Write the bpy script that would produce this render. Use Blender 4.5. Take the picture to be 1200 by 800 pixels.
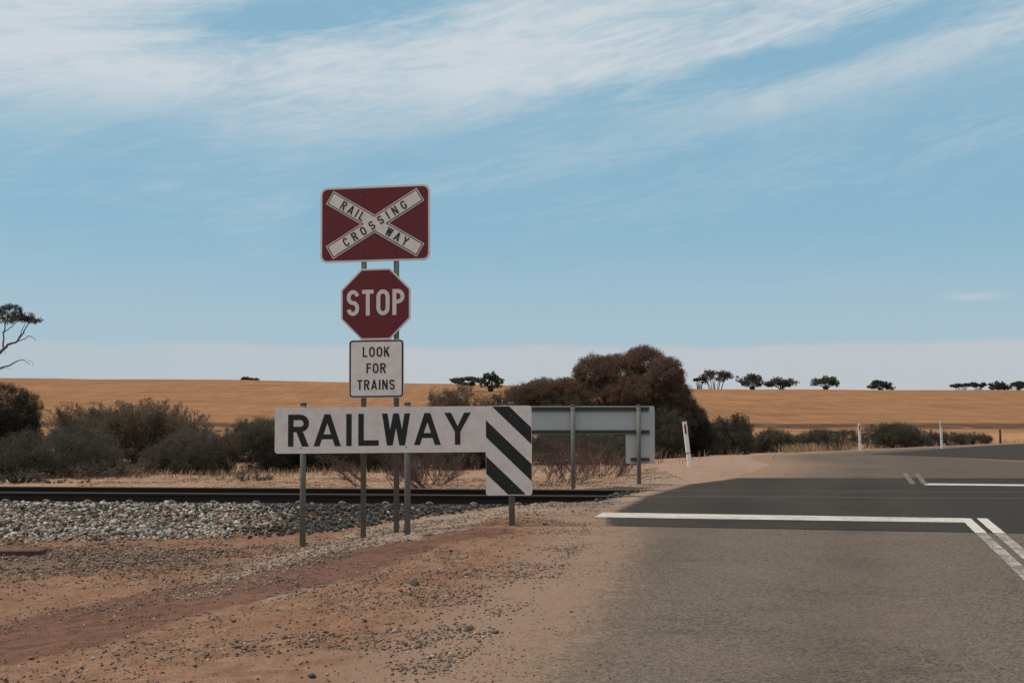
import bpy, bmesh, math, random
import numpy as np
from mathutils import Vector, Matrix
R = math.radians
for o in list(bpy.data.objects): bpy.data.objects.remove(o)
S = bpy.context.scene
COL = S.collection
random.seed(7); RNG = np.random.default_rng(11)

# ------------------------------------------------------------------ camera, world, sun, exposure
W0, H0, F = 1200.0, 800.0, 1250.0          # pixel frame and focal length in pixels
CZ = 1.08                                   # eye height above the road
PITCH = math.atan(95.0/F)
cam_d = bpy.data.cameras.new('camera'); cam = bpy.data.objects.new('camera', cam_d); COL.objects.link(cam)
cam.location = (0, 0, CZ); cam.rotation_euler = (R(90)+PITCH, 0, 0)
cam_d.sensor_width = 36; cam_d.lens = 36*F/W0; cam_d.clip_start = 0.1; cam_d.clip_end = 6000
S.camera = cam
S.view_settings.view_transform = 'Standard'; S.view_settings.look = 'None'
S.view_settings.exposure = -0.25; S.view_settings.gamma = 1; S.view_settings.use_curve_mapping = False

SUN_EL, SUN_AZ = 60, -88                    # azimuth measured from +Y (away from the camera), negative = left
sun_d = bpy.data.lights.new('sun', 'SUN'); sun = bpy.data.objects.new('sun', sun_d); COL.objects.link(sun)
sun_d.energy = 3.7; sun_d.angle = R(7); sun_d.color = (1, 0.93, 0.84)
sv = Vector((math.sin(R(SUN_AZ))*math.cos(R(SUN_EL)), math.cos(R(SUN_AZ))*math.cos(R(SUN_EL)), math.sin(R(SUN_EL))))
sun.rotation_euler = sv.to_track_quat('Z', 'Y').to_euler()

class NT:
    """small helper for node trees"""
    def __init__(s, nt): s.t = nt; nt.nodes.clear()
    def n(s, kind, **kw):
        nd = s.t.nodes.new(kind)
        for k, v in kw.items(): setattr(nd, k, v)
        return nd
    def put(s, sock, v):
        if hasattr(v, 'is_output'): s.t.links.new(v, sock)
        elif v is not None:
            try: sock.default_value = v
            except Exception: sock.default_value = (*v, 1)
    def m(s, op, a, b=None, c=None, clamp=False):
        nd = s.n('ShaderNodeMath', operation=op); nd.use_clamp = clamp
        for i, v in enumerate((a, b, c)):
            if v is not None: s.put(nd.inputs[i], v)
        return nd.outputs[0]
    def mix(s, f, a, b, mode='MIX'):
        nd = s.n('ShaderNodeMix', data_type='RGBA', blend_type=mode)
        s.put(nd.inputs[0], f); s.put(nd.inputs[6], a); s.put(nd.inputs[7], b)
        return nd.outputs[2]
    def noise(s, vec, scale, detail=4, rough=.55, dist=0, dim='3D'):
        nd = s.n('ShaderNodeTexNoise', noise_dimensions=dim)
        if vec is not None: s.put(nd.inputs['Vector'], vec)
        s.put(nd.inputs['Scale'], scale); s.put(nd.inputs['Detail'], detail)
        s.put(nd.inputs['Roughness'], rough); s.put(nd.inputs['Distortion'], dist)
        return nd.outputs['Fac']
    def ss(s, v, lo, hi, a=0., b=1.):
        nd = s.n('ShaderNodeMapRange', interpolation_type='SMOOTHSTEP')
        for i, q in enumerate((v, lo, hi, a, b)): s.put(nd.inputs[i], q)
        return nd.outputs[0]
    def vec(s, x=0., y=0., z=0.):
        nd = s.n('ShaderNodeCombineXYZ')
        for i, q in enumerate((x, y, z)): s.put(nd.inputs[i], q)
        return nd.outputs[0]
    def attr(s, name, out='Fac'):
        return s.n('ShaderNodeAttribute', attribute_name=name).outputs[out]

world = bpy.data.worlds.new('World'); S.world = world; world.use_nodes = True
g = NT(world.node_tree)
sky = g.n('ShaderNodeTexSky', sky_type='NISHITA'); sky.sun_disc = False
sky.sun_elevation = R(SUN_EL); sky.sun_rotation = R(SUN_AZ); sky.air_density = 1.0; sky.dust_density = 1.6; sky.ozone_density = 1.5; sky.altitude = 50
tc = g.n('ShaderNodeTexCoord').outputs['Generated']
sp = g.n('ShaderNodeSeparateXYZ'); g.put(sp.inputs[0], tc)
az = g.m('ARCTAN2', sp.outputs[0], sp.outputs[1]); el = g.m('ARCSINE', sp.outputs[2])
ph = R(11)
u = g.m('ADD', g.m('MULTIPLY', az, math.cos(ph)), g.m('MULTIPLY', el, math.sin(ph)))
v = g.m('SUBTRACT', g.m('MULTIPLY', el, math.cos(ph)), g.m('MULTIPLY', az, math.sin(ph)))
n1 = g.noise(g.vec(g.m('MULTIPLY', u, 2.6), g.m('MULTIPLY', v, 13.0), 3.3), 1.0, 9, .62, .7)
n2 = g.noise(g.vec(g.m('MULTIPLY', u, 13.), g.m('MULTIPLY', v, 75.0), 1.0), 1.0, 8, .66, 1.6)
n3 = g.noise(g.vec(g.m('MULTIPLY', u, 5.), g.m('MULTIPLY', v, 9.0), 7.0), 1.0, 4, .5, .3)
def blob(x, y, sx, sy):                     # soft region of the sky around a direction
    a0, e0 = math.atan((x-600)/F), math.atan((495-y)/F)
    dx = g.m('DIVIDE', g.m('SUBTRACT', u, a0*math.cos(ph)+e0*math.sin(ph)), sx/F)
    dy = g.m('DIVIDE', g.m('SUBTRACT', v, e0*math.cos(ph)-a0*math.sin(ph)), sy/F)
    return g.m('EXPONENT', g.m('MULTIPLY', g.m('ADD', g.m('MULTIPLY', dx, dx), g.m('MULTIPLY', dy, dy)), -1.0))
edge = g.m('ADD', .262, g.m('MULTIPLY', az, .05))
band = g.ss(g.m('ADD', el, g.m('MULTIPLY', g.m('SUBTRACT', n3, .5), .09)), g.m('SUBTRACT', edge, .03), g.m('ADD', edge, .065))
dens = g.m('ADD', g.m('MULTIPLY', n1, .90), g.m('MULTIPLY', n2, .50))
dens = g.m('SUBTRACT', dens, .035)
dens = g.m('SUBTRACT', dens, g.m('MULTIPLY', blob(330, 22, 170, 30), .30))
dens = g.m('SUBTRACT', dens, g.m('MULTIPLY', blob(960, 68, 230, 26), .26))
dens = g.m('SUBTRACT', dens, g.m('MULTIPLY', blob(1130, 150, 120, 30), .10))
dens = g.m('ADD', dens, g.m('MULTIPLY', blob(60, 90, 210, 75), .22))
dens = g.m('ADD', dens, g.m('MULTIPLY', blob(560, 110, 330, 42), .18))
dens = g.m('ADD', dens, g.m('MULTIPLY', blob(960, 118, 330, 22), .20))
dens = g.m('ADD', dens, g.m('MULTIPLY', blob(1120, 8, 300, 16), .20))
dens = g.m('ADD', dens, g.m('MULTIPLY', blob(640, 28, 260, 24), .10))
cir = g.m('MULTIPLY', g.ss(dens, .44, .92), band)
wisp = g.m('MULTIPLY', g.m('MULTIPLY', g.ss(dens, .60, .95), g.ss(el, .10, .2)), .30)
wdx = g.m('DIVIDE', g.m('SUBTRACT', az, math.atan(545/F)), 26/F); wdy = g.m('DIVIDE', g.m('SUBTRACT', g.m('ADD', el, g.m('MULTIPLY', n2, .006)), math.atan(140/F)), 4/F)
wisp2 = g.m('MULTIPLY', g.m('EXPONENT', g.m('MULTIPLY', g.m('ADD', g.m('MULTIPLY', wdx, wdx), g.m('MULTIPLY', wdy, wdy)), -1.0)), .40)
dcl = g.m('MAXIMUM', g.m('MAXIMUM', cir, wisp), wisp2)
nb = g.noise(g.vec(g.m('MULTIPLY', az, 9.), g.m('MULTIPLY', el, 30.), 5.), 1.0, 6, .6)
bank = g.ss(g.m('ADD', el, g.m('MULTIPLY', g.m('SUBTRACT', nb, .5), .016)), .0745, .066)
bank = g.m('MULTIPLY', bank, g.ss(az, -.50, -.05, .55, 1.0))
hs = g.n('ShaderNodeHueSaturation'); g.put(hs.inputs['Color'], sky.outputs[0]); hs.inputs['Saturation'].default_value = 1.0; hs.inputs['Value'].default_value = 1.0
c = g.mix(.80, hs.outputs[0], (2.75, 5.1, 6.55, 1))
c = g.mix(g.ss(el, .19, .075, 0., .50), c, (5.0, 5.9, 6.5, 1))
c = g.mix(g.m('MULTIPLY', dcl, .92), c, (6.5, 7.0, 7.35, 1))
c = g.mix(g.ss(el, .40, .62, 0., .85), c, (7.4, 7.0, 6.5, 1))     # high cloud overhead, out of view, whitened to neutralise and brighten the shade
c = g.mix(g.m('MULTIPLY', bank, .85), c, (5.45, 5.72, 5.95, 1))
bg = g.n('ShaderNodeBackground'); g.put(bg.inputs[0], c); bg.inputs[1].default_value = .115
wo = g.n('ShaderNodeOutputWorld'); g.t.links.new(bg.outputs[0], wo.inputs[0])

# ------------------------------------------------------------------ geometry helpers
CP, SP = math.cos(PITCH), math.sin(PITCH)
def ray(x, y):
    a, b = (x-W0/2)/F, (H0/2-y)/F
    return np.array([a, CP-b*SP, SP+b*CP])
def at(x, y, Y):                            # the point seen at pixel x, y that is Y metres ahead
    d = ray(x, y); k = Y/d[1]
    return Vector((d[0]*k, Y, CZ+d[2]*k))
def gp(x, y, z=0.0):                        # the ground point seen at pixel x, y
    d = ray(x, y); k = (z-CZ)/d[2]
    return (d[0]*k, d[1]*k)
def link(name, me, mat=None, parent=None):
    o = bpy.data.objects.new(name, me); COL.objects.link(o)
    for mm in (mat if isinstance(mat, (list, tuple)) else [mat]):
        if mm: me.materials.append(mm)
    if parent: o.parent = parent
    return o
def tag(o, label, cat, group=None, kind=None):
    if label: o['label'] = label
    if cat: o['category'] = cat
    if group: o['group'] = group
    if kind: o['kind'] = kind
    return o
def thing(name, label, cat, loc=(0, 0, 0), rz=0, group=None):
    o = bpy.data.objects.new(name, None); COL.objects.link(o); o.empty_display_size = .2
    o.location = loc; o.rotation_euler = (0, 0, rz)
    return tag(o, label, cat, group)
def mesh_np(name, V, Fc, k, cols=None, smooth=False, attrs=None):
    """V (n,3), Fc (m,k) faces all of k corners"""
    V = np.ascontiguousarray(V, np.float32); Fc = np.ascontiguousarray(Fc, np.int32)
    me = bpy.data.meshes.new(name)
    me.vertices.add(len(V)); me.vertices.foreach_set('co', V.ravel())
    me.loops.add(Fc.size); me.loops.foreach_set('vertex_index', Fc.ravel())
    me.polygons.add(len(Fc)); me.polygons.foreach_set('loop_start', np.arange(0, Fc.size, k, dtype=np.int32))
    if smooth: me.polygons.foreach_set('use_smooth', np.ones(len(Fc), bool))
    if cols is not None:
        a = me.color_attributes.new('tint', 'FLOAT_COLOR', 'POINT')
        a.data.foreach_set('color', np.ascontiguousarray(np.c_[cols, np.ones(len(cols))], np.float32).ravel())
    for nm, arr in (attrs or {}).items():
        a = me.attributes.new(nm, 'FLOAT', 'POINT'); a.data.foreach_set('value', np.ascontiguousarray(arr, np.float32))
    me.update(calc_edges=True); me.validate()
    return me
def hash2(ix, iy, s):
    h = (ix*374761393 + iy*668265263 + s*2147483647) & 0xffffffff
    h = ((h ^ (h >> 13))*1274126177) & 0xffffffff
    return ((h ^ (h >> 16)) & 0xffff)/65535.0
def vnoise(x, y, s=0):
    ix, iy = np.floor(x).astype(np.int64), np.floor(y).astype(np.int64)
    fx, fy = x-ix, y-iy; fx = fx*fx*(3-2*fx); fy = fy*fy*(3-2*fy)
    a, b, c_, d = hash2(ix, iy, s), hash2(ix+1, iy, s), hash2(ix, iy+1, s), hash2(ix+1, iy+1, s)
    return (a*(1-fx)+b*fx)*(1-fy)+(c_*(1-fx)+d*fx)*fy
def fbm(x, y, s=0, o=4):
    r, am, t = 0, 1, 0
    for i in range(o): r = r+am*vnoise(x*2**i, y*2**i, s+i*17); t += am; am *= .5
    return r/t
def sstep(x, a, b):
    t = np.clip((x-a)/(b-a), 0, 1); return t*t*(3-2*t)
def poly_dist(X, Y, pts):
    best = np.full(np.shape(X), 1e9)
    for (x0, y0), (x1, y1) in zip(pts[:-1], pts[1:]):
        dx, dy = x1-x0, y1-y0; t = np.clip(((X-x0)*dx+(Y-y0)*dy)/(dx*dx+dy*dy), 0, 1)
        best = np.minimum(best, np.hypot(X-x0-t*dx, Y-y0-t*dy))
    return best

# ------------------------------------------------------------------ materials
def principled(name, build, rough=.8, spec=.3, metallic=0.0):
    m = bpy.data.materials.new(name); m.use_nodes = True
    q = NT(m.node_tree); b = q.n('ShaderNodeBsdfPrincipled'); out = q.n('ShaderNodeOutputMaterial')
    q.t.links.new(b.outputs[0], out.inputs[0])
    b.inputs['Roughness'].default_value = rough; b.inputs['Specular IOR Level'].default_value = spec; b.inputs['Metallic'].default_value = metallic
    q.b = b; q.pos = q.n('ShaderNodeNewGeometry').outputs['Position']; q.obj = q.n('ShaderNodeTexCoord').outputs['Object']
    build(q)
    return m
def bump(q, h, strength=.5, dist=.01, prev=None):
    nd = q.n('ShaderNodeBump'); nd.inputs['Strength'].default_value = strength; nd.inputs['Distance'].default_value = dist
    q.put(nd.inputs['Height'], h)
    if prev is not None: q.put(nd.inputs['Normal'], prev)
    return nd.outputs[0]
def paint(name, col, dirt=(.20, .17, .14), amt=.35, rough=.55, metallic=0., spec=.3, scale=9):
    def b(q):
        n = q.noise(q.obj, scale, 6, .65); n2 = q.noise(q.obj, scale*9, 3, .6)
        f = q.m('MULTIPLY', q.ss(q.m('ADD', n, q.m('MULTIPLY', n2, .35)), .5, 1.05), amt)
        q.put(q.b.inputs['Base Color'], q.mix(f, (*col, 1), (*dirt, 1)))
        q.put(q.b.inputs['Roughness'], q.m('ADD', rough-.1, q.m('MULTIPLY', n, .25)))
        q.put(q.b.inputs['Normal'], bump(q, n2, .12, .002))
    return principled(name, b, rough, spec, metallic)
M = {}
M['sign_white'] = paint('weathered_white_sheeting', (.78, .695, .655), (.45, .36, .30), .5, .5)
M['sign_red'] = paint('faded_red_sheeting', (.145, .017, .022), (.11, .035, .03), .45, .5)
M['sign_black'] = paint('black_letter_film', (.018, .018, .018), (.05, .046, .04), .5, .55)
M['stop_white'] = paint('white_letter_film', (.72, .64, .60), (.4, .33, .28), .4, .5)
M['sign_back'] = paint('dull_aluminium_back', (.50, .485, .465), (.36, .34, .31), .5, .55, .0)
M['galv'] = paint('galvanised_steel', (.145, .145, .132), (.085, .08, .07), .6, .65, .0, .15, scale=14)
M['galv_dark'] = paint('weathered_steel_channel', (.115, .112, .104), (.07, .068, .06), .6, .65, .0, .15)
M['post_white'] = paint('white_guide_post_plastic', (.80, .77, .73), (.35, .28, .22), .45, .5)
M['reflector_red'] = paint('red_reflector', (.22, .012, .018), (.1, .02, .02), .3, .3, 0, .5)
M['reflector_dark'] = paint('dark_reflector', (.05, .03, .03), (.06, .05, .05), .3, .3, 0, .5)
M['rail'] = paint('dark_rusty_rail_side', (.026, .021, .018), (.05, .03, .02), .6, .75, .0, .15, scale=5)
M['railhead'] = paint('worn_rail_head', (.085, .070, .059), (.05, .038, .03), .6, .75, .0, .15)
M['sleeper'] = paint('old_sleeper', (.12, .10, .085), (.2, .14, .1), .6, .85)
M['clip'] = paint('pale_rail_clip', (.26, .24, .22), (.14, .1, .07), .6, .6)
M['timber'] = paint('weathered_red_timber', (.10, .055, .042), (.06, .04, .03), .7, .85)
M['fencepost'] = paint('dark_timber_post', (.06, .05, .042), (.1, .07, .05), .6, .9)

def m_tint(name, rough=.85, spec=.2, var=.0, scale=8, trans=0.0):
    def b(q):
        c = q.attr('tint', 'Color')
        if var:
            n = q.noise(q.obj, scale, 3, .6)
            c = q.mix(q.m('MULTIPLY', q.ss(n, .35, .7), var), c, q.mix(.5, c, (.02, .018, .015, 1)))
        q.put(q.b.inputs['Base Color'], c)
        if trans:
            tr = q.n('ShaderNodeBsdfTranslucent'); q.put(tr.inputs[0], c); mx = q.n('ShaderNodeMixShader'); mx.inputs[0].default_value = trans
            out = [n_ for n_ in q.t.nodes if n_.type == 'OUTPUT_MATERIAL'][0]
            q.t.links.new(q.b.outputs[0], mx.inputs[1]); q.t.links.new(tr.outputs[0], mx.inputs[2]); q.t.links.new(mx.outputs[0], out.inputs[0])
    return principled(name, b, rough, spec)
M['stone'] = m_tint('crushed_stone', .9, .2, .5, 30)
M['leaf'] = m_tint('leaf_sprays', .75, .15, trans=.42)
M['bark'] = paint('grey_bark', (.055, .046, .04), (.1, .08, .065), .6, .9, scale=4)
M['bark_pale'] = paint('pale_gum_bark', (.13, .115, .105), (.05, .04, .035), .7, .85, scale=4)
M['twig'] = paint('dead_twigs', (.105, .062, .056), (.055, .045, .042), .7, .9, scale=3)
M['drygrass'] = m_tint('dry_grass_blades', .8, .2)
M['rock_dark'] = paint('dark_rock', (.06, .052, .048), (.16, .1, .07), .5, .9, scale=12)
M['rock_pale'] = paint('pale_rock', (.46, .42, .38), (.25, .18, .13), .5, .9, scale=12)

# ------------------------------------------------------------------ terrain
# left edge of the sealed road as X over Y
EDGE_PX = [(505, 860), (555, 800), (622, 735), (668, 690), (712, 630), (700, 606), (752, 581), (800, 567.5), (856, 560.5), (905, 545), (880, 534), (930, 530.5), (1000, 527), (1200, 518)]
EDGE = sorted([(gp(x, y)[1], gp(x, y)[0]) for x, y in EDGE_PX] + [(-30, -3.0), (0, -1.0), (85, 52), (130, 96), (300, 270), (3000, 3000)])
EY, EX = np.array([e[0] for e in EDGE]), np.array([e[1] for e in EDGE])
def XL(Y): return np.interp(Y, EY, EX)
XLS = lambda Y: (XL(Y-.45)+XL(Y-.15)+XL(Y+.15)+XL(Y+.45))/4
RK, RB = -0.09, 15.95                       # near rail: Y = RB + RK X
RC = 1/math.hypot(1, RK)
def track_t(X, Y): return (Y-(RB+RK*X))*RC
RIDGE_X = [-700, -201, -100, -40, 74, 201, 700]; RIDGE_Y = [441, 443, 445.5, 450, 456, 458.5, 460]
PALE = [gp(x, y, -.1) for x, y in ((740, 592), (640, 601), (560, 606), (470, 619), (385, 640), (310, 662), (235, 683))]
RED = [gp(x, y, -.13) for x, y in ((570, 634), (500, 643), (430, 656), (360, 676), (240, 692), (120, 712), (-40, 742))]
def ground_h(X, Y, detail=True):
    s = X-XLS(Y)
    q = np.maximum(-s-1.0, 0)
    z = -0.006-0.098*np.minimum(q, 2.9)-.02*np.clip(q-2.9, 0, 5)
    z = np.maximum(z, -0.37)
    z = np.where(s > -.3, np.minimum(z, -.006*sstep(s, -.3, 0)-.09*sstep(s, .12, .5)), z)
    t = track_t(X, Y)
    far = sstep(t, 2.2, 4.5)
    z = np.where(t > 2.2, z*(1-.42*far), z)
    # shoulder bank beyond the crossing
    z = z+.17*np.exp(-(((X-3.6)/1.5)**2+((Y-24.5)/3.2)**2))*(s < -.25)
    # ballast bed
    off = sstep(-s, .25, 1.2)
    shoulder = np.where(t < -.62, -.165-(-.62-t)*.135, np.where(t > 2.05, -.165-(t-2.05)*.3, -.165))
    shoulder = np.where((t < -.62) & (X > -1.5), shoulder, shoulder)
    zb = np.maximum(z, shoulder-.0)
    cut = sstep(t, -1.25, -.40)*(1-sstep(t, 1.9, 2.3))
    zt = zb*(1-cut)+np.minimum(zb, -.168)*cut
    z = z*(1-off)+zt*off
    # far flats and hill
    fl = sstep(Y, 30, 80)
    z = np.where(s < 0, z*(1-fl)-.3*fl, np.where(Y > 34, z, z))
    zr = CZ+(495-np.interp(X, RIDGE_X, RIDGE_Y))*420/F
    g1 = sstep(Y, 95, 440)
    z = z+(zr+.3)*(.15*np.clip((Y-95)/325, 0, 1)+.85*g1)
    z = z-.62*(zr+.3)*sstep(Y, 440, 1100)
    if detail:
        rd = poly_dist(X, Y, RED)
        z = z+np.where((s < -.2) & (t < -.7) & (Y < 16), .030*np.exp(-(rd/.22)**2)*fbm(X*3, Y*3, 5)*sstep(-s, .2, .8), 0)
        rough = sstep(-s, .30, 1.2)*(1-sstep(t, -.75, -.5)*(1-sstep(t, 2.1, 2.6)))
        z = z+rough*((fbm(X*1.1, Y*1.1, 3)-.5)*.07+(fbm(X*6, Y*6, 9)-.5)*.032+np.maximum(fbm(X*15, Y*15, 19, 3)-.52, 0)*.075)*np.where(Y < 60, 1, 0)
        z = z+np.where(Y > 90, (fbm(X/45, Y/60, 21)-.5)*1.2*sstep(Y, 95, 250), 0)
    return z
def axis(lo, a, b, hi, step, growth):
    c = list(np.arange(a, b+1e-6, step)); st = step
    while c[-1] < hi: st *= growth; c.append(c[-1]+st)
    st = step
    while c[0] > lo: st *= growth; c.insert(0, c[0]-st)
    return np.array(c)
gx = axis(-2500, -7.2, 2.6, 2500, .032, 1.085); gy = axis(-40, 4.2, 17.5, 4200, .032, 1.035)
XX, YY = np.meshgrid(gx, gy); ZZ = ground_h(XX, YY)
nx, ny = len(gx), len(gy)
idx = np.arange(nx*ny).reshape(ny, nx)
quads = np.stack([idx[:-1, :-1], idx[:-1, 1:], idx[1:, 1:], idx[1:, :-1]], -1)
row_split = int(np.searchsorted(gy, 62))
SS = XX-XLS(YY); TT = track_t(XX, YY)
jit = (fbm(XX*1.7, YY*1.7, 41)-.5)
pd = poly_dist(XX, YY, PALE)+jit*.5; rdd = poly_dist(XX, YY, RED)+jit*.45
A_pale = np.clip(1.0*(1-sstep(pd, np.interp(XX, [-3, -1.6, 1], [.05, .45, .45]), np.interp(XX, [-3, -1.6, 1], [.9, 1.35, 1.4])))*sstep(XX, -3.8, -1.7)+.6*sstep(SS, -1.1, -.1)*sstep(YY, 12.2, 13.5)*(YY < 40), 0, 1)*(TT < 2.2) + (TT >= 2.2)*.55*(1-sstep(-SS, 1.5, 4.0))
A_red = (1-sstep(rdd, np.interp(XX, [-5, -2, -.4], [.35, .30, .10]), np.interp(XX, [-6, -3, -1, .5], [1.5, 1.2, .62, .4])))*(TT < -.6)
A_clut = np.exp(-((XX+4.6)/2.4)**2-((YY-11.1)/1.3)**2)*(TT < -.6)
A_bal = ((TT > -.9-.0*XX) & (TT < 2.4))*1.0*sstep(-SS, .1, .6)
A_far = sstep(TT, 2.0, 3.2)
A_dust = sstep(SS, -1.2, -.12)*(YY < 14)
attrs = dict(pale=A_pale, red=A_red, bal=A_bal, clut=A_clut, far=A_far, dust=A_dust)
def shoulder(q, P, mid, fine, fine2, tiny):
    c = q.mix(q.ss(fine, .3, .7), (.155, .103, .074, 1), (.27, .182, .13, 1))
    c = q.mix(q.m('MULTIPLY', q.ss(mid, .4, .7), .4), c, (.21, .125, .08, 1))
    c = q.mix(q.m('MULTIPLY', q.ss(tiny, .56, .70), .45), c, (.105, .07, .052, 1))
    c = q.mix(q.m('MULTIPLY', q.ss(fine, .55, .68), .6), c, (.085, .06, .047, 1))
    return q.mix(q.m('MULTIPLY', q.ss(fine2, .53, .68), .5), c, (.40, .285, .21, 1))
def m_ground(q):
    P = q.pos; px = q.n('ShaderNodeSeparateXYZ'); q.put(px.inputs[0], P)
    big = q.noise(P, .9, 5, .6); mid = q.noise(P, 6, 6, .65); fine = q.noise(P, 70, 4, .7); fine2 = q.noise(P, 220, 2, .7)
    sand = q.mix(q.ss(mid, .3, .72), (.140, .070, .041, 1), (.25, .147, .096, 1))
    sand = q.mix(q.m('MULTIPLY', q.ss(big, .45, .65), .7), sand, (.175, .080, .045, 1))
    streak = q.noise(q.vec(q.m('MULTIPLY', q.m('ADD', px.outputs[0], q.m('MULTIPLY', px.outputs[1], -.6)), 1.3), q.m('MULTIPLY', q.m('ADD', px.outputs[1], q.m('MULTIPLY', px.outputs[0], -.45)), 7.), 0.), 1., 6, .7)
    red = q.mix(q.ss(streak, .34, .66), (.058, .025, .020, 1), (.150, .067, .044, 1))
    pale = q.mix(q.ss(fine, .35, .68), (.19, .14, .107, 1), (.39, .305, .243, 1))
    fard = q.mix(q.ss(mid, .3, .7), (.24, .14, .088, 1), (.34, .215, .145, 1))
    tiny = q.noise(P, 28, 4, .7); dust = shoulder(q, P, mid, fine, fine2, tiny)
    c = q.mix(q.attr('far'), sand, fard)
    c = q.mix(q.m('MULTIPLY', q.ss(q.m('ADD', q.m('ADD', q.m('MULTIPLY', q.attr('pale'), 1.15), q.m('MULTIPLY', q.m('SUBTRACT', tiny, .5), 1.7)), q.m('SUBTRACT', mid, .5)), .3, .85), .85), c, pale)
    c = q.mix(q.m('MULTIPLY', q.ss(q.m('ADD', q.attr('red'), q.m('MULTIPLY', q.m('SUBTRACT', mid, .5), 1.0)), .05, .42), .95), c, red)
    c = q.mix(q.m('MULTIPLY', q.ss(q.m('ADD', q.attr('clut'), q.m('SUBTRACT', q.noise(P, 3.2, 6, .75), .5)), .25, .9), .7), c, q.mix(q.ss(fine, .35, .65), (.07, .048, .038, 1), (.15, .095, .066, 1)))
    c = q.mix(q.attr('bal'), c, (.035, .03, .027, 1))
    c = q.mix(q.m('MULTIPLY', q.ss(tiny, .54, .68), .55), c, (.105, .07, .052, 1))
    sp_ = q.m('MULTIPLY', q.ss(fine, .52, .64), .75)
    c = q.mix(sp_, c, (.085, .06, .047, 1))
    c = q.mix(q.m('MULTIPLY', q.ss(fine2, .53, .68), .5), c, (.40, .285, .21, 1))
    c = q.mix(q.ss(q.m('ADD', q.attr('dust'), q.m('MULTIPLY', q.m('SUBTRACT', mid, .5), q.m('SUBTRACT', 1.0, q.attr('dust')))), .1, .95), c, dust)
    q.put(q.b.inputs['Base Color'], c)
    q.put(q.b.inputs['Normal'], bump(q, fine2, .4, .003, bump(q, fine, .5, .008, bump(q, mid, .5, .03))))
M['ground'] = principled('red_sandy_soil', m_ground, .95, .1)
def m_field(q):
    P = q.pos
    s_ = q.n('ShaderNodeSeparateXYZ'); q.put(s_.inputs[0], P)
    rows = q.noise(q.vec(q.m('MULTIPLY', s_.outputs[0], .012), q.m('MULTIPLY', s_.outputs[1], .16), 0), 1., 5, .7)
    big = q.noise(q.vec(q.m('MULTIPLY', s_.outputs[0], .010), q.m('MULTIPLY', s_.outputs[1], .02), 0), 1., 4, .6)
    fine = q.noise(P, 1.1, 5, .75)
    c = q.mix(q.ss(rows, .3, .7), (.195, .096, .044, 1), (.285, .150, .073, 1))
    c = q.mix(q.m('MULTIPLY', q.ss(big, .4, .7), .5), c, (.30, .152, .072, 1))
    patchy = q.noise(q.vec(q.m('MULTIPLY', s_.outputs[0], .06), q.m('MULTIPLY', s_.outputs[1], .05), 4.), 1., 6, .75)
    c = q.mix(q.m('MULTIPLY', q.ss(patchy, .48, .66), .6), c, (.135, .068, .034, 1))
    c = q.mix(q.m('MULTIPLY', q.ss(fine, .5, .72), .6), c, (.15, .075, .035, 1))
    rag = q.noise(q.vec(q.m('MULTIPLY', s_.outputs[0], .55), q.m('MULTIPLY', s_.outputs[1], .035), 9.), 1., 5, .75)
    c = q.mix(q.m('MULTIPLY', q.ss(rag, .48, .66), .38), c, (.155, .075, .036, 1))
    c = q.mix(q.m('MULTIPLY', q.ss(rag, .50, .36), .35), c, (.36, .205, .105, 1))
    # strip of scrubby dark weeds at the foot of the slope
    w = q.m('ADD', s_.outputs[1], q.m('MULTIPLY', q.m('SUBTRACT', q.noise(P, .06, 4, .6), .5), 26.))
    strip = q.m('MULTIPLY', q.ss(w, 131, 136), q.ss(w, 156, 148))
    c = q.mix(q.m('MULTIPLY', strip, q.ss(q.noise(P, .35, 4, .7), .30, .5)), c, (.075, .042, .028, 1))
    low = q.ss(s_.outputs[1], 126, 104)
    c = q.mix(q.m('MULTIPLY', low, .75), c, q.mix(q.ss(fine, .4, .65), (.40, .225, .115, 1), (.27, .15, .075, 1)))
    q.put(q.b.inputs['Base Color'], c)
    q.put(q.b.inputs['Normal'], bump(q, fine, .5, .25))
M['field'] = principled('dry_wheat_stubble', m_field, .95, .05)
Vall = np.stack([XX.ravel(), YY.ravel(), ZZ.ravel()], -1)
n_g = (row_split+1)*nx
gnd = link('ground', mesh_np('ground', Vall[:n_g], quads[:row_split].reshape(-1, 4), 4, None, True, {k: v_.ravel()[:n_g] for k, v_ in attrs.items()}), M['ground'])
tag(gnd, 'red and ochre sandy ground with pale gravel around the crossing', 'ground', kind='structure')
fq = quads[row_split:].reshape(-1, 4)-row_split*nx
fld = link('field', mesh_np('field', Vall[row_split*nx:], fq, 4, None, True), M['field'])
tag(fld, 'golden dry stubble field rising to a low hill on the skyline', 'field', kind='structure')
def gz(x, y): return float(ground_h(np.array([float(x)]), np.array([float(y)]))[0])

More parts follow.
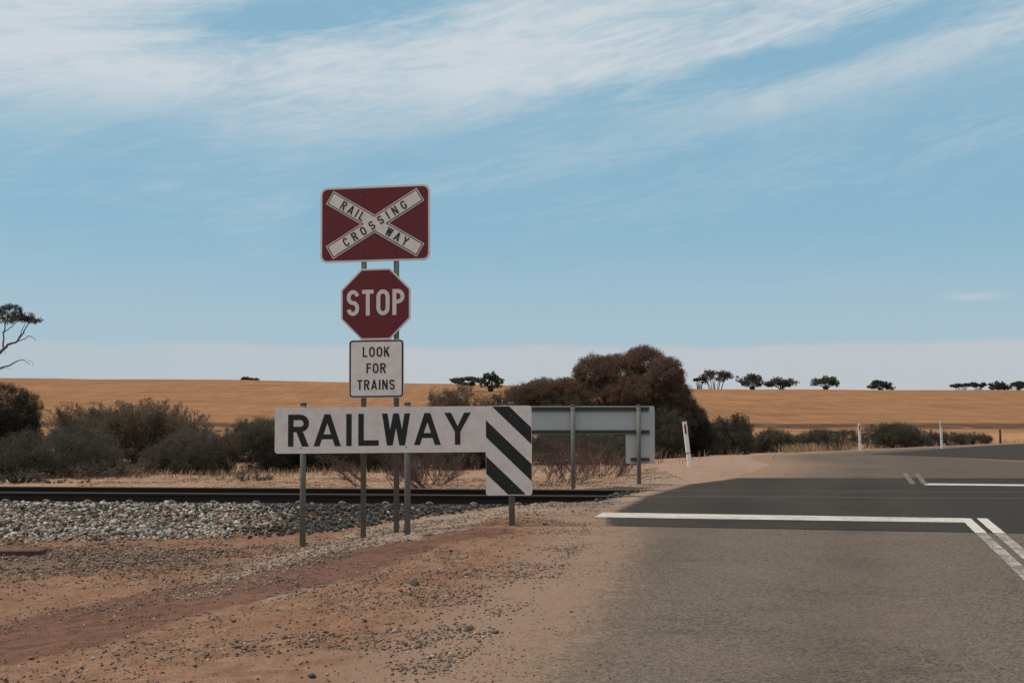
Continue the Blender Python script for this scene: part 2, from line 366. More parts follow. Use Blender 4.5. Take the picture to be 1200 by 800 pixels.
# ------------------------------------------------------------------ roads
def strip_mesh(name, Ys, xl, xr, n, z, power=1.0):
    Ys = np.asarray(Ys); u_ = np.linspace(0, 1, n)**power
    X = xl[:, None]+(xr-xl)[:, None]*u_[None]; Y = np.repeat(Ys[:, None], n, 1)
    Z = np.full_like(X, z)
    i = np.arange(len(Ys)*n).reshape(len(Ys), n)
    q_ = np.stack([i[:-1, :-1], i[:-1, 1:], i[1:, 1:], i[1:, :-1]], -1).reshape(-1, 4)
    return np.stack([X, Y, Z], -1).reshape(-1, 3), q_, (X-xl[:, None]).ravel()
def m_seal(base_a, base_b, dusty, dustamt, edge_w, stone=150):
    def b(q):
        P = q.pos
        fine = q.noise(P, 70, 4, .7); fine2 = q.noise(P, 220, 2, .7); tiny = q.noise(P, 28, 4, .7); vo = q.n('ShaderNodeTexVoronoi'); q.put(vo.inputs['Vector'], P); q.put(vo.inputs['Scale'], stone)
        sepc = q.n('ShaderNodeSeparateColor'); q.put(sepc.inputs[0], vo.outputs['Color'])
        mid = q.noise(P, 6, 6, .65); big = q.noise(P, .55, 4, .6, .6)
        c = q.mix(sepc.outputs[0], (*base_a, 1), (*base_b, 1))
        c = q.mix(q.m('MULTIPLY', q.ss(fine, .5, .72), .5), c, (*[k*.45 for k in base_a], 1))
        s_ = q.n('ShaderNodeSeparateXYZ'); q.put(s_.inputs[0], P)
        lane = q.m('SUBTRACT', s_.outputs[0], q.m('MULTIPLY', s_.outputs[1], .335))   # metres across the carriageway
        wob = q.m('ADD', lane, q.m('MULTIPLY', q.m('SUBTRACT', mid, .5), .5))
        tr = q.m('MAXIMUM', q.m('EXPONENT', q.m('MULTIPLY', q.m('POWER', q.m('MULTIPLY', q.m('ABSOLUTE', q.m('ADD', wob, 1.9)), 2.6), 2.0), -1.0)), q.m('EXPONENT', q.m('MULTIPLY', q.m('POWER', q.m('MULTIPLY', q.m('ABSOLUTE', q.m('ADD', wob, .15)), 2.6), 2.0), -1.0)))
        c = q.mix(q.m('MULTIPLY', tr, .32), c, (*[k*.8 for k in base_a], 1))
        sm = q.noise(q.vec(q.m('MULTIPLY', s_.outputs[0], .45), q.m('MULTIPLY', s_.outputs[1], 2.2), 2.), 1., 5, .65, .8)
        c = q.mix(q.m('MULTIPLY', q.ss(sm, .56, .72), .5), c, (*[k*.8 for k in base_a], 1))
        cl = q.ss(q.m('ADD', lane, q.m('MULTIPLY', q.m('SUBTRACT', big, .5), 1.2)), .1, 1.5, 1.0, .25)
        d = q.m('MULTIPLY', q.m('MULTIPLY', q.ss(q.m('ADD', big, q.m('MULTIPLY', mid, .5)), .4, 1.0), dustamt), cl)
        c = q.mix(d, c, q.mix(sepc.outputs[1], (*[k*.6 for k in dusty], 1), (*dusty, 1)))
        e = q.ss(q.m('ADD', q.attr('edge'), q.m('MULTIPLY', q.m('ADD', q.m('ADD', q.m('SUBTRACT', mid, .5), q.m('MULTIPLY', q.m('SUBTRACT', tiny, .5), 1.5)), q.m('MULTIPLY', q.m('SUBTRACT', fine, .5), 1.3)), edge_w*1.9)), edge_w*.95, edge_w*.30)
        c = q.mix(e, c, shoulder(q, P, mid, fine, fine2, tiny))
        q.put(q.b.inputs['Base Color'], c)
        q.put(q.b.inputs['Normal'], bump(q, fine, .5, .008, bump(q, vo.outputs['Distance'], .6, .006)))
    return b
M['seal'] = principled('dusty_chip_seal', m_seal((.030, .0275, .025), (.175, .144, .117), (.20, .152, .114), .55, .52, 80), .9, .1)
M['asphalt'] = principled('dark_fresh_asphalt', m_seal((.020, .019, .0175), (.052, .048, .043), (.13, .10, .075), .22, .13), .9, .08)
M['apron'] = principled('pale_gravelly_apron', m_seal((.050, .042, .036), (.125, .098, .078), (.165, .122, .092), .75, 1.8, 70), .95, .1)
M['blackroad'] = principled('dark_bending_road', m_seal((.024, .022, .020), (.055, .050, .045), (.15, .12, .09), .15, .3, 90), .9, .06)
ya = gp(768, 617)[1]; 
def near_patch(X): return ya-.19*(np.minimum(X, 8)-1.49)   # the patch's near edge runs slightly towards the camera on the right
# approach road
Ys = np.linspace(-25, 12.6, 160); Ys = np.r_[np.linspace(-25, 3, 20), np.linspace(3.2, 12.6, 170)]
V_, Q_, E_ = strip_mesh('road', Ys, XLS(Ys)-.02+.10*(fbm(Ys*2.2, Ys*0+3, 2)-.5), np.full(len(Ys), 14.)+.335*np.minimum(Ys, 12), 120, 0.0, 1.6)
tag(link('road', mesh_np('road', V_, Q_, 4, None, False, dict(edge=E_)), M['seal']), 'worn brownish chip sealed road leading up to the crossing', 'road', kind='structure')
# dark patch across the rails: split at the two rails so that they lie flush in it
rail_w = .036
def patch(name, k0, k1, y0f, y1f):
    n, m_ = 150, 60
    V, E = [], []
    for j in range(m_+1):
        w = j/m_
        for i in range(n+1):
            uu = (i/n)**1.5
            Yg = None
            X = 0.
            # march: left limit depends on Y, so iterate once
            yl = y0f(1.5)*(1-w)+y1f(1.5)*w; xl = float(XL(np.array([yl]))[0])
            X = xl+(22-xl)*uu
            Yg = y0f(X)*(1-w)+y1f(X)*w
            V.append((X, Yg, .004)); E.append(X-xl)
    V = np.array(V); i = np.arange(len(V)).reshape(m_+1, n+1)
    q_ = np.stack([i[:-1, :-1], i[:-1, 1:], i[1:, 1:], i[1:, :-1]], -1).reshape(-1, 4)
    return V, q_, np.array(E)
railY = lambda k: (lambda X: RB+RK*X+k/RC)
GA = 1.435
far_edge = lambda X: gp(900, 560)[1]-.02*(X-5)
parts = [patch('a', 0, 0, lambda X: near_patch(X), railY(-.045)), patch('b', 0, 0, railY(.10), railY(GA+.07-.10)), patch('c', 0, 0, railY(GA+.07+.045), far_edge)]
V_ = np.concatenate([p[0] for p in parts]); off = 0; qs = []
for p in parts: qs.append(p[1]+off); off += len(p[0])
tag(link('road_patch', mesh_np('road_patch', V_, np.concatenate(qs), 4, None, False, dict(edge=np.concatenate([p[2] for p in parts]))), M['asphalt']), 'dark asphalt strip laid across the railway tracks', 'road', kind='structure')
# the apron beyond
Ys = np.r_[np.linspace(20.2, 45, 120), np.linspace(45.5, 300, 120)]
V_, Q_, E_ = strip_mesh('apron', Ys, XLS(Ys)-.05+.5*(fbm(Ys*1.1, Ys*0+3, 2)-.5), np.maximum(30., XL(Ys)+16), 70, -.001, 1.5)
tag(link('far_road', mesh_np('far_road', V_, Q_, 4, None, False, dict(edge=E_)), M['apron']), 'pale dusty junction apron on the far side of the tracks', 'road', kind='structure')
up = [gp(x, y) for x, y in ((1020, 531.3), (1060, 528.6), (1110, 525), (1160, 521.5), (1200, 519.3))]+[(48, 85), (110, 150)]
lo = [gp(x, y) for x, y in ((1022, 532), (1060, 534), (1110, 536.5), (1160, 539), (1200, 541.2))]+[(22, 31.5), (120, 100)]
def lerp_pl(pl, n):
    pl = np.array(pl); t = np.linspace(0, len(pl)-1, n); k = np.minimum(t.astype(int), len(pl)-2); f_ = (t-k)[:, None]
    return pl[k]*(1-f_)+pl[k+1]*f_
U, L_ = lerp_pl(up, 50), lerp_pl(lo, 50)
w = np.linspace(0, 1, 24)[None, :, None]
Pq = (L_[:, None]*(1-w)+U[:, None]*w); i = np.arange(50*24).reshape(50, 24)
q_ = np.stack([i[:-1, :-1], i[1:, :-1], i[1:, 1:], i[:-1, 1:]], -1).reshape(-1, 4)
ed = np.minimum(np.minimum(w*6, (1-w)*6)+0*Pq[..., :1], 9).ravel()
tag(link('bend_road', mesh_np('bend_road', np.c_[Pq.reshape(-1, 2), np.full(50*24, .0035)], q_, 4, None, False, dict(edge=ed)), M['blackroad']), 'dark sealed road bending away to the right', 'road', kind='structure')

def m_line(q):
    P = q.pos
    n = q.noise(P, 26, 5, .7); n2 = q.noise(P, 3, 4, .6); n3 = q.noise(P, 130, 3, .7)
    f = q.ss(q.m('ADD', q.m('ADD', n, q.m('MULTIPLY', n2, .6)), q.m('MULTIPLY', q.attr('wear'), .22)), .78, 1.12)
    q.put(q.b.inputs['Base Color'], q.mix(q.m('MULTIPLY', f, q.attr('wear')), q.mix(q.ss(n3, .3, .7), (.38, .35, .32, 1), (.58, .54, .50, 1)), (.10, .085, .07, 1)))
    q.put(q.b.inputs['Normal'], bump(q, n3, .4, .004))
M['line'] = principled('worn_white_road_paint', m_line, .75, .25)
def m_line2(q):
    m_line(q)
def marking(name, quad, z, label, wear=.6, n=60):
    a, b_, c_, d = [np.array(p) for p in quad]      # a-b near long side, d-c far long side
    t = np.linspace(0, 1, n)[:, None]; near = a*(1-t)+b_*t; farr = d*(1-t)+c_*t
    V = []; 
    for k in (0, .33, .66, 1): V.append(near*(1-k)+farr*k)
    V = np.stack(V, 1); i = np.arange(n*4).reshape(n, 4)
    jt = (fbm(V[..., 0]*13, V[..., 1]*13, 8)-.5)*.016
    V = V+jt[..., None]
    q_ = np.stack([i[:-1, :-1], i[1:, :-1], i[1:, 1:], i[:-1, 1:]], -1).reshape(-1, 4)
    o = link(name, mesh_np(name, np.c_[V.reshape(-1, 2), np.full(n*4, z)], q_, 4, None, False, dict(wear=np.full(n*4, wear))), M['line'])
    return tag(o, label, 'road marking', kind='structure')
marking('stop_line', [gp(697, 605.6, .008), gp(1139, 612, .008), gp(1131, 606.8, .008), gp(706, 600, .008)], .008, 'thick white stop line painted across the near lane', .55)
def ln(x0, y0, x1, y1, wd, z):
    a, b_ = np.array(gp(x0, y0, z)), np.array(gp(x1, y1, z)); d = (b_-a)/np.linalg.norm(b_-a); nrm = np.array([-d[1], d[0]])*wd/2
    return [a-nrm, b_-nrm, b_+nrm, a+nrm]
def ext(x0, y0, x1, y1, k): return x0, y0, x0+(x1-x0)*k, y0+(y1-y0)*k
# the double centre line: bright on the patch, worn on the old seal
for nm, (xa, xb, xc), lab in (('centre_line', (1131.5, 1200, 671), 'left'), ('centre_line', (1150.5, 1200, 648.5), 'right')):
    A0, B0 = np.array(gp(xa, 607.2, .006)), np.array(gp(xb, xc, .006)); d = (B0-A0)/np.linalg.norm(B0-A0); nr = np.array([-d[1], d[0]])*.055
    st = A0+d*((A0[1]-near_patch(A0[0]))/-d[1]+.0)
    marking(nm, [A0-nr, st-nr, st+nr, A0+nr], .0085, 'bright white %s stripe of the double centre line on dark asphalt' % lab, .25)
    e = st+d*16
    marking(nm, [st-nr*.9, e-nr*.9, e+nr*.9, st+nr*.9], .0045, 'worn %s stripe of the double centre line on old road seal' % lab, .95, 200)
marking('stop_line', [gp(1084, 568, .008), gp(1240, 569.6, .008), gp(1240, 567.6, .008), gp(1082, 565.9, .008)], .008, 'thin white stop line on the far side of the tracks', .45)
for xa, xb, lab in ((1070, 1060.5, 'left'), (1084, 1074, 'right')):
    marking('centre_line', ln(xa, 567, xb, 554.5, .095, .008), .0088, 'short white %s stripe of the double line beyond the tracks' % lab, 1.3)

# ------------------------------------------------------------------ scattered stones
PHI = (1+5**.5)/2
ICO_V = np.array([(-1, PHI, 0), (1, PHI, 0), (-1, -PHI, 0), (1, -PHI, 0), (0, -1, PHI), (0, 1, PHI), (0, -1, -PHI), (0, 1, -PHI), (PHI, 0, -1), (PHI, 0, 1), (-PHI, 0, -1), (-PHI, 0, 1)])/math.hypot(1, PHI)
ICO_F = np.array([(0, 11, 5), (0, 5, 1), (0, 1, 7), (0, 7, 10), (0, 10, 11), (1, 5, 9), (5, 11, 4), (11, 10, 2), (10, 7, 6), (7, 1, 8), (3, 9, 4), (3, 4, 2), (3, 2, 6), (3, 6, 8), (3, 8, 9), (4, 9, 5), (2, 4, 11), (6, 2, 10), (8, 6, 7), (9, 8, 1)])
def rand_rot(n):
    q_ = RNG.normal(size=(n, 4)); q_ /= np.linalg.norm(q_, axis=1)[:, None]; w_, x, y, z = q_.T
    return np.stack([1-2*(y*y+z*z), 2*(x*y-z*w_), 2*(x*z+y*w_), 2*(x*y+z*w_), 1-2*(x*x+z*z), 2*(y*z-x*w_), 2*(x*z-y*w_), 2*(y*z+x*w_), 1-2*(x*x+y*y)], -1).reshape(n, 3, 3)
OCT_V = np.array([(1, 0, 0), (-1, 0, 0), (0, 1, 0), (0, -1, 0), (0, 0, 1), (0, 0, -1)], float)
OCT_F = np.array([(0, 2, 4), (2, 1, 4), (1, 3, 4), (3, 0, 4), (2, 0, 5), (1, 2, 5), (3, 1, 5), (0, 3, 5)])
def rocks(name, P, size, cols, mat, flat=.7, small=False):
    n = len(P); BV, BF = (OCT_V, OCT_F) if small else (ICO_V, ICO_F); nv = len(BV)
    base = BV[None]*(1+RNG.uniform(-.40, .30, (n, nv, 1)))
    for _ in range(0 if small else 5):             # knap flat facets off each stone
        ax = RNG.normal(size=(n, 1, 3)); ax /= np.linalg.norm(ax, axis=2)[..., None]
        d = (base*ax).sum(2, keepdims=True)-RNG.uniform(.35, .7, (n, 1, 1)); base = base-np.maximum(d, 0)*ax
    base = base*RNG.uniform(.6, 1.15, (n, 1, 3))
    base = np.einsum('nij,nkj->nki', rand_rot(n), base); base[..., 2] *= flat
    V = P[:, None]+base*size[:, None, None]*1.18
    Fc = (BF[None]+np.arange(n)[:, None, None]*nv).reshape(-1, 3)
    return link(name, mesh_np(name, V.reshape(-1, 3), Fc, 3, np.repeat(cols, nv, 0)), mat)
# ballast
n = 68000
X = RNG.uniform(-15, 2.3, n); t = RNG.uniform(-4.3, 3.0, n)
Y = RB+RK*X+t/RC
foot = np.interp(X, [-15, -6, -4, -2.2, -1.2, -.3, .6, 2], [-3.9, -3.85, -3.6, -3.1, -2.2, -1.35, -.75, -.4])+(fbm(X*1.3, Y*1.3, 77)-.5)*.9
keep = ((t > foot) & (t < 2.5) & (X-XLS(Y) < -.25)) & ~((t > .0) & (t < 1.4) & (RNG.random(n) < .55))
keep &= RNG.random(n) < np.clip(.06+(t-foot)/1.25, 0, 1)
keep &= ~((t > 1.5) & (X > -2.2))
X, Y, t = X[keep], Y[keep], t[keep]
sz = .014+.024*RNG.random(len(X))**1.5; sz = sz*np.where(RNG.random(len(X)) < .08, 1.5, 1)
Z = ground_h(X, Y)+sz*.25+RNG.uniform(-.008, .028, len(X))
onrail = (np.abs(t-.035) < .1) | (np.abs(t-GA-.035) < .1); Z[onrail] -= .05
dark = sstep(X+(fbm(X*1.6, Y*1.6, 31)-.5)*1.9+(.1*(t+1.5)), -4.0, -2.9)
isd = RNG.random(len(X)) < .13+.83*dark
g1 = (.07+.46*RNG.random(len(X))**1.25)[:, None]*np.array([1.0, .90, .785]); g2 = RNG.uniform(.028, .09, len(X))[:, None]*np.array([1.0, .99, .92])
tanv = RNG.random(len(X))[:, None] < .12
g1 = np.where(tanv, g1*np.array([1.05, .82, .64]), g1)
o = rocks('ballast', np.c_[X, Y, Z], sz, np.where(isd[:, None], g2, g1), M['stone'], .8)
tag(o, 'crushed stone ballast, pale at left and dark grey behind the sign posts', 'ballast', kind='stuff')
# pebbles on the verge
n = 620000
X = RNG.uniform(-9, 3.2, n); Y = 3.6+RNG.random(n)**1.25*22
s_ = X-XLS(Y); t = track_t(X, Y)
pd_ = poly_dist(X, Y, PALE); rd_ = poly_dist(X, Y, RED)
clump = fbm(X*1.5, Y*1.5, 61)
p = .13+.10*sstep(X, -1.6, -.4)+.95*np.exp(-(pd_/.6)**2)+.20*np.exp(-((s_+.35)/.7)**2)*(Y < 12)+.9*np.exp(-((X+4.6)/2.4)**2-((Y-11.1)/1.3)**2)+.75*np.exp(-((X+.75)/.6)**2-((Y-6.3)/1.2)**2)+.35*(t > 2.4)
p *= .22+1.7*sstep(clump, .38, .62)*(.4+1.2*sstep(fbm(X*5, Y*5, 63), .35, .6))
p *= 1-.93*sstep(s_, -.7, .45)
p *= 1-.6*np.exp(-(rd_/.5)**2)*(pd_ > .5)
keep = (RNG.random(n) < p) & (s_ < .6) & ((t < -.9) | (t > 2.4)) & (Y < 25)
X, Y, s_, pd_, t = X[keep], Y[keep], s_[keep], pd_[keep], t[keep]
clz = np.exp(-((X+4.6)/2.4)**2-((Y-11.1)/1.4)**2)
sz = .0028+(.0075+.013*clz)*RNG.random(len(X))**2.6; big = RNG.random(len(X)) < .002; sz = np.where(big, RNG.uniform(.012, .024, len(X)), sz)
sz = np.where(s_ > -.15, sz*.6, sz); sz = sz+.004*np.exp(-(pd_/.4)**2)*RNG.random(len(X))
Z = np.where(s_ > -.02, .001, ground_h(X, Y))+sz*.3
kind = RNG.random(len(X))
isPale = kind < .14+.5*np.exp(-(pd_/.5)**2)
col = np.where(isPale[:, None], RNG.uniform(.18, .5, len(X))[:, None]*np.array([1, .84, .72]), RNG.uniform(.045, .17, len(X))[:, None]*np.array([1, .86, .76]))
tan = RNG.random(len(X)) < .42; col[tan] = RNG.uniform(.14, .28, tan.sum())[:, None]*np.array([1, .62, .4])
tag(rocks('gravel', np.c_[X, Y, Z], sz*1.12, col, M['stone'], .7, True), 'loose gravel and pebbles strewn over the red verge', 'gravel', kind='stuff')
# single larger rocks
def big_rock(x, y, size, mat, label, seed, flat=.6):
    X0, Y0 = gp(x, y, -.1)
    for _ in range(3): X0, Y0 = gp(x, y, gz(X0, Y0))
    rr = random.Random(seed); bm = bmesh.new(); bmesh.ops.create_icosphere(bm, subdivisions=2, radius=size)
    ax = [Vector((rr.uniform(-1, 1), rr.uniform(-1, 1), rr.uniform(-.6, 1))).normalized() for _ in range(9)]
    for v_ in bm.verts:
        for a in ax:
            d = v_.co.dot(a)-size*.62
            if d > 0: v_.co -= a*d*.9
        v_.co.x *= 1.5; v_.co.z *= flat; v_.co *= rr.uniform(.94, 1.06)
    me = bpy.data.meshes.new('rock'); bm.to_mesh(me); bm.free()
    o = link('rock', me, mat); o.location = (X0, Y0, gz(X0, Y0)+size*flat*.25); o.rotation_euler = (0, 0, rr.uniform(0, 3))
    return tag(o, label, 'rock', 'larger rocks lying loose on the verge')
big_rock(484, 685, .05, M['rock_dark'], 'dark flat rock alone on the orange soil, nearest the camera', 1)
big_rock(404, 652, .05, M['rock_dark'], 'dark rock on the crest of the dark red soil streak', 2, .8)
big_rock(504, 627, .05, M['rock_dark'], 'dark rock at the edge of pale gravel near the middle posts', 3, .45)
big_rock(16, 628, .075, M['rock_pale'], 'large pale rock at the ballast foot above the timber', 4, .6)
big_rock(122, 637, .05, M['rock_dark'], 'dark rock below the pale ballast at the far left', 5)
big_rock(549, 738, .032, M['rock_dark'], 'small dark rock near the road edge in the gravelly foreground', 6)

# ------------------------------------------------------------------ mesh building in sign space (x right, z up, front towards -y)
class MB:
    def __init__(s): s.v = []; s.f = []
    def poly(s, pts, y0, y1):                 # prism: pts as (x, z) counter-clockwise, y1 is the front (smaller)
        n = len(pts); b = len(s.v)
        s.v += [(x, y1, z) for x, z in pts]+[(x, y0, z) for x, z in pts]
        s.f.append(tuple(range(b, b+n))); s.f.append(tuple(range(b+2*n-1, b+n-1, -1)))
        for i in range(n): s.f.append((b+(i+1) % n, b+i, b+n+i, b+n+(i+1) % n))
    def box(s, x0, x1, y0, y1, z0, z1):
        s.poly([(x0, z0), (x1, z0), (x1, z1), (x0, z1)], y1, y0)
    def tube(s, pts, rad, n=8, cap=True):
        pts = [Vector(p) for p in pts]; base = len(s.v)
        rad = rad if isinstance(rad, (list, tuple)) else [rad]*len(pts)
        for i, p in enumerate(pts):
            d = (pts[min(i+1, len(pts)-1)]-pts[max(i-1, 0)]).normalized()
            a = d.cross(Vector((0, 1, 0)) if abs(d.y) < .9 else Vector((1, 0, 0))).normalized(); b = d.cross(a)
            for k in range(n):
                an = 2*math.pi*k/n; s.v.append(tuple(p+(a*math.cos(an)+b*math.sin(an))*rad[i]))
        for i in range(len(pts)-1):
            for k in range(n):
                s.f.append((base+i*n+k, base+i*n+(k+1) % n, base+(i+1)*n+(k+1) % n, base+(i+1)*n+k))
        if cap:
            s.f.append(tuple(base+k for k in range(n))[::-1]); s.f.append(tuple(base+(len(pts)-1)*n+k for k in range(n)))
    def build(s, name, mat, parent=None, smooth=False, bevel=0):
        me = bpy.data.meshes.new(name); me.from_pydata(s.v, [], s.f); me.update()
        bm = bmesh.new(); bm.from_mesh(me); bmesh.ops.recalc_face_normals(bm, faces=bm.faces)
        if bevel:
            bmesh.ops.bevel(bm, geom=list(bm.edges), offset=bevel, segments=1, affect='EDGES', clamp_overlap=True)
        bm.to_mesh(me); bm.free()
        if smooth:
            for p in me.polygons: p.use_smooth = len(p.vertices) == 4
        return link(name, me, mat, parent)
def rrect(x0, x1, z0, z1, r, n=6):
    out = []
    for cx, cz, a0 in ((x1-r, z0+r, -90), (x1-r, z1-r, 0), (x0+r, z1-r, 90), (x0+r, z0+r, 180)):
        for k in range(n+1):
            a = R(a0+90*k/n); out.append((cx+r*math.cos(a), cz+r*math.sin(a)))
    return out
# stroke alphabet for road signs; every glyph is a list of convex polygons in a box w by 1
def glyph(ch, w, t):
    P = []
    rect = lambda x0, y0, x1, y1: P.append([(x0, y0), (x1, y0), (x1, y1), (x0, y1)])
    def diag(x0, y0, x1, y1, k=1.0):           # horizontally cut stroke; x is its left side
        th = t*k*math.hypot(x1-x0, y1-y0)/abs(y1-y0); P.append([(x0, y0), (x0+th, y0), (x1+th, y1), (x1, y1)])
    def arc(cx, cy, rx, ry, a0, a1, n=14):
        for i in range(n):
            a, b = R(a0+(a1-a0)*i/n), R(a0+(a1-a0)*(i+1)/n)
            q = [(cx+rx*math.cos(a), cy+ry*math.sin(a)), (cx+rx*math.cos(b), cy+ry*math.sin(b)), (cx+(rx-t)*math.cos(b), cy+(ry-t)*math.sin(b)), (cx+(rx-t)*math.cos(a), cy+(ry-t)*math.sin(a))]
            P.append(q)
    if ch == 'I': rect(w/2-t/2, 0, w/2+t/2, 1)
    elif ch == 'L': rect(0, 0, t, 1); rect(t, 0, w, t)
    elif ch == 'T': rect(0, 1-t, w, 1); rect(w/2-t/2, 0, w/2+t/2, 1-t)
    elif ch == 'F': rect(0, 0, t, 1); rect(t, 1-t, w, 1); rect(t, .46, w*.88, .46+t)
    elif ch in 'PR':
        ym = .44 if ch == 'P' else .45; ry = (1-ym)/2; rx = min(ry, w*.62)
        rect(0, 0, t, 1); rect(t, 1-t, w-rx, 1); rect(t, ym, w-rx, ym+t); arc(w-rx, ym+ry, rx, ry, -90, 90)
        if ch == 'R':
            th = t*math.hypot(w*.5, ym)/ym; P.append([(w-th, 0), (w, 0), (w*.40+th, ym), (w*.40, ym)])
    elif ch == 'A':
        th = t*math.hypot(w/2, 1); m = w/2
        k = .90
        P.append([(0, 0), (th, 0), (m+th*.5, 1), (m-th*.5, 1)]); P.append([(w-th, 0), (w, 0), (m+th*.5, 1), (m-th*.5, 1)])
        y = .22; f_ = lambda yy: th*.9+(m-th*.5)*yy
        P.append([(f_(y), y), (w-f_(y), y), (w-f_(y+t*.9), y+t*.9), (f_(y+t*.9), y+t*.9)])
    elif ch == 'W':
        q = w/4; th = t*math.hypot(q, 1)*1.0
        diag(0, 1, q-th*.35, 0); P.append([(q-th*.35, 0), (q+th*.65, 0), (2*q+th*.5, 1), (2*q-th*.5, 1)])
        P.append([(3*q-th*.65, 0), (3*q+th*.35, 0), (2*q+th*.5, 1), (2*q-th*.5, 1)]); P.append([(3*q-th*.65, 0), (3*q+th*.35, 0), (w, 1), (w-th, 1)])
    elif ch == 'Y':
        m = w/2; th = t*math.hypot(m, .56)/.56
        P.append([(m-t/2, .40), (m+t/2, .40), (th, 1), (0, 1)]); P.append([(m-t/2, .40), (m+t/2, .40), (w, 1), (w-th, 1)]); rect(m-t/2, 0, m+t/2, .42)
    elif ch in 'OCG':
        rx = w/2; ry = min(rx*1.15, .5)
        arc(rx, 1-ry, rx, ry, 0 if ch == 'O' else 8, 180); arc(rx, ry, rx, ry, 180, 360 if ch == 'O' else 352)
        if ry < .5:
            rect(0, ry, t, 1-ry)
            if ch == 'O': rect(w-t, ry, w, 1-ry)
        if ch == 'G': rect(w-t, ry*.86, w, .50); rect(w*.52, .50-t*.85, w-t*.5, .50)
    elif ch == 'S':
        ry = (1+t)/4; rx = w/2
        arc(rx, 1-ry, rx, ry, 12, 90, 8); arc(rx, 1-ry, rx, ry, 90, 270); arc(rx, ry, rx, ry, 90, -90); arc(rx, ry, rx, ry, 270, 192, 8)
    elif ch == 'N':
        rect(0, 0, t, 1); rect(w-t, 0, w, 1); th = t*1.1; P.append([(w-th, 0), (w, 0), (th, 1), (0, 1)])
    elif ch == 'K':
        rect(0, 0, t, 1); th = t*1.35; P.append([(t*.7, .30), (t*.7, .30+t*1.35), (w-th, 1), (w, 1)][::1]); P.append([(w-th, 0), (w, 0), (w*.30+th*.8, .66), (w*.30, .50)])
    return P
def lettering(name, rows, y, mat, parent, depth=.0012):
    """rows: list of (char, x, z, width, height, stroke/height, angle)"""
    mb = MB(); k = 0
    for ch, x, z, w_, h, t, ang in rows:
        ca, sa = math.cos(ang), math.sin(ang)
        for pl in glyph(ch, w_/h, t):
            pts = [(px*h, pz*h) for px, pz in pl]
            ar = sum(pts[i][0]*pts[(i+1) % 4][1]-pts[(i+1) % 4][0]*pts[i][1] for i in range(4))
            if ar < 0: pts = pts[::-1]
            pts = [(x+a*ca-b*sa, z+a*sa+b*ca) for a, b in pts]
            mb.poly(pts, y, y-depth-(k % 7)*.00012); k += 1
    return mb.build(name, mat, parent)
def row(text, cx, z, h, widths, gap, t, ang=0., centre=(0, 0)):
    """letters on a line centred at cx; rotated by ang round centre"""
    tot = sum(widths)+gap*(len(text)-1); x = cx-tot/2; out = []
    for ch, w_ in zip(text, widths):
        a, b = x, z
        out.append((ch, centre[0]+a*math.cos(ang)-b*math.sin(ang), centre[1]+a*math.sin(ang)+b*math.cos(ang), w_, h, t, ang)); x += w_+gap
    return out
def bolt_mb(mb, x, y, z, r=.011):
    mb.tube([(x, y, z), (x, y-.007, z)], r, 6)

# ------------------------------------------------------------------ RAILWAY width marker (near)
YB = 11.40
def sgn(x, y, Y): p_ = at(x, y, Y); return p_
bl, br = sgn(322, 530, YB), sgn(624, 530, YB)
base0 = Vector(((bl.x+br.x)/2, YB, 0))
def marker(name_label, Yd, px_posts, z_off, mirrored=False, local=None):
    pass
t = thing('railway_sign', 'long white board reading RAILWAY with a striped drop panel, on three steel posts', 'sign', base0)
t.rotation_euler = (0, R(-.45), 0)
def loc(x, y, Y=YB, base=base0): p_ = at(x, y, Y); return p_.x-base.x, p_.z-base.z
x0, z0 = loc(322.5, 529.5); x1, z1 = loc(570, 477); x2, zb_ = loc(624, 581); zt = loc(600, 476.3)[1]; z1 = zt
x0, z0 = loc(322.5, 530.2)
mb = MB(); pts = rrect(x0, x1+.02, z0, z1, .035); mb.poly(pts, 0, -.003); board = mb.build('board', M['sign_white'], t)
mb = MB(); mb.poly(rrect(x1, x2, zb_, zt+.002, .03), -.003, -.0075); panel = mb.build('striped_panel', M['sign_white'], t)
# bevelled thin edge frame along the panel
H_ = zt-zb_; Wd = x2-x1
mb = MB(); q0 = zt
def stripe(zl_hi, zl_lo):                       # stripe seen crossing left edge between zl_hi and zl_lo, falling to the right at 45 degrees
    sl = .955; poly = [(x1+.003, zl_lo), (x2-.004, zl_lo-sl*Wd), (x2-.004, zl_hi-sl*Wd), (x1+.003, zl_hi)]
    # clip to panel
    def clip(pl, f_in, cut):
        out = []
        for i in range(len(pl)):
            a, b = pl[i], pl[(i+1) % len(pl)]
            if f_in(a): out.append(a)
            if f_in(a) != f_in(b): out.append(cut(a, b))
        return out
    zc, zf = zt-.006, zb_+.008
    cz = lambda lim: (lambda a, b: (a[0]+(b[0]-a[0])*(lim-a[1])/(b[1]-a[1]), lim))
    poly = clip(poly, lambda p_: p_[1] <= zc, cz(zc)); poly = clip(poly, lambda p_: p_[1] >= zf, cz(zf))
    return poly
for hi, lo_ in ((zt+.25*H_, zt+.062*H_), (zt-.158*H_, zt-.349*H_), (zt-.560*H_, zt-.755*H_)):
    mb.poly(stripe(hi, lo_), -.0075, -.0088)
mb.build('stripes', M['sign_black'], panel)
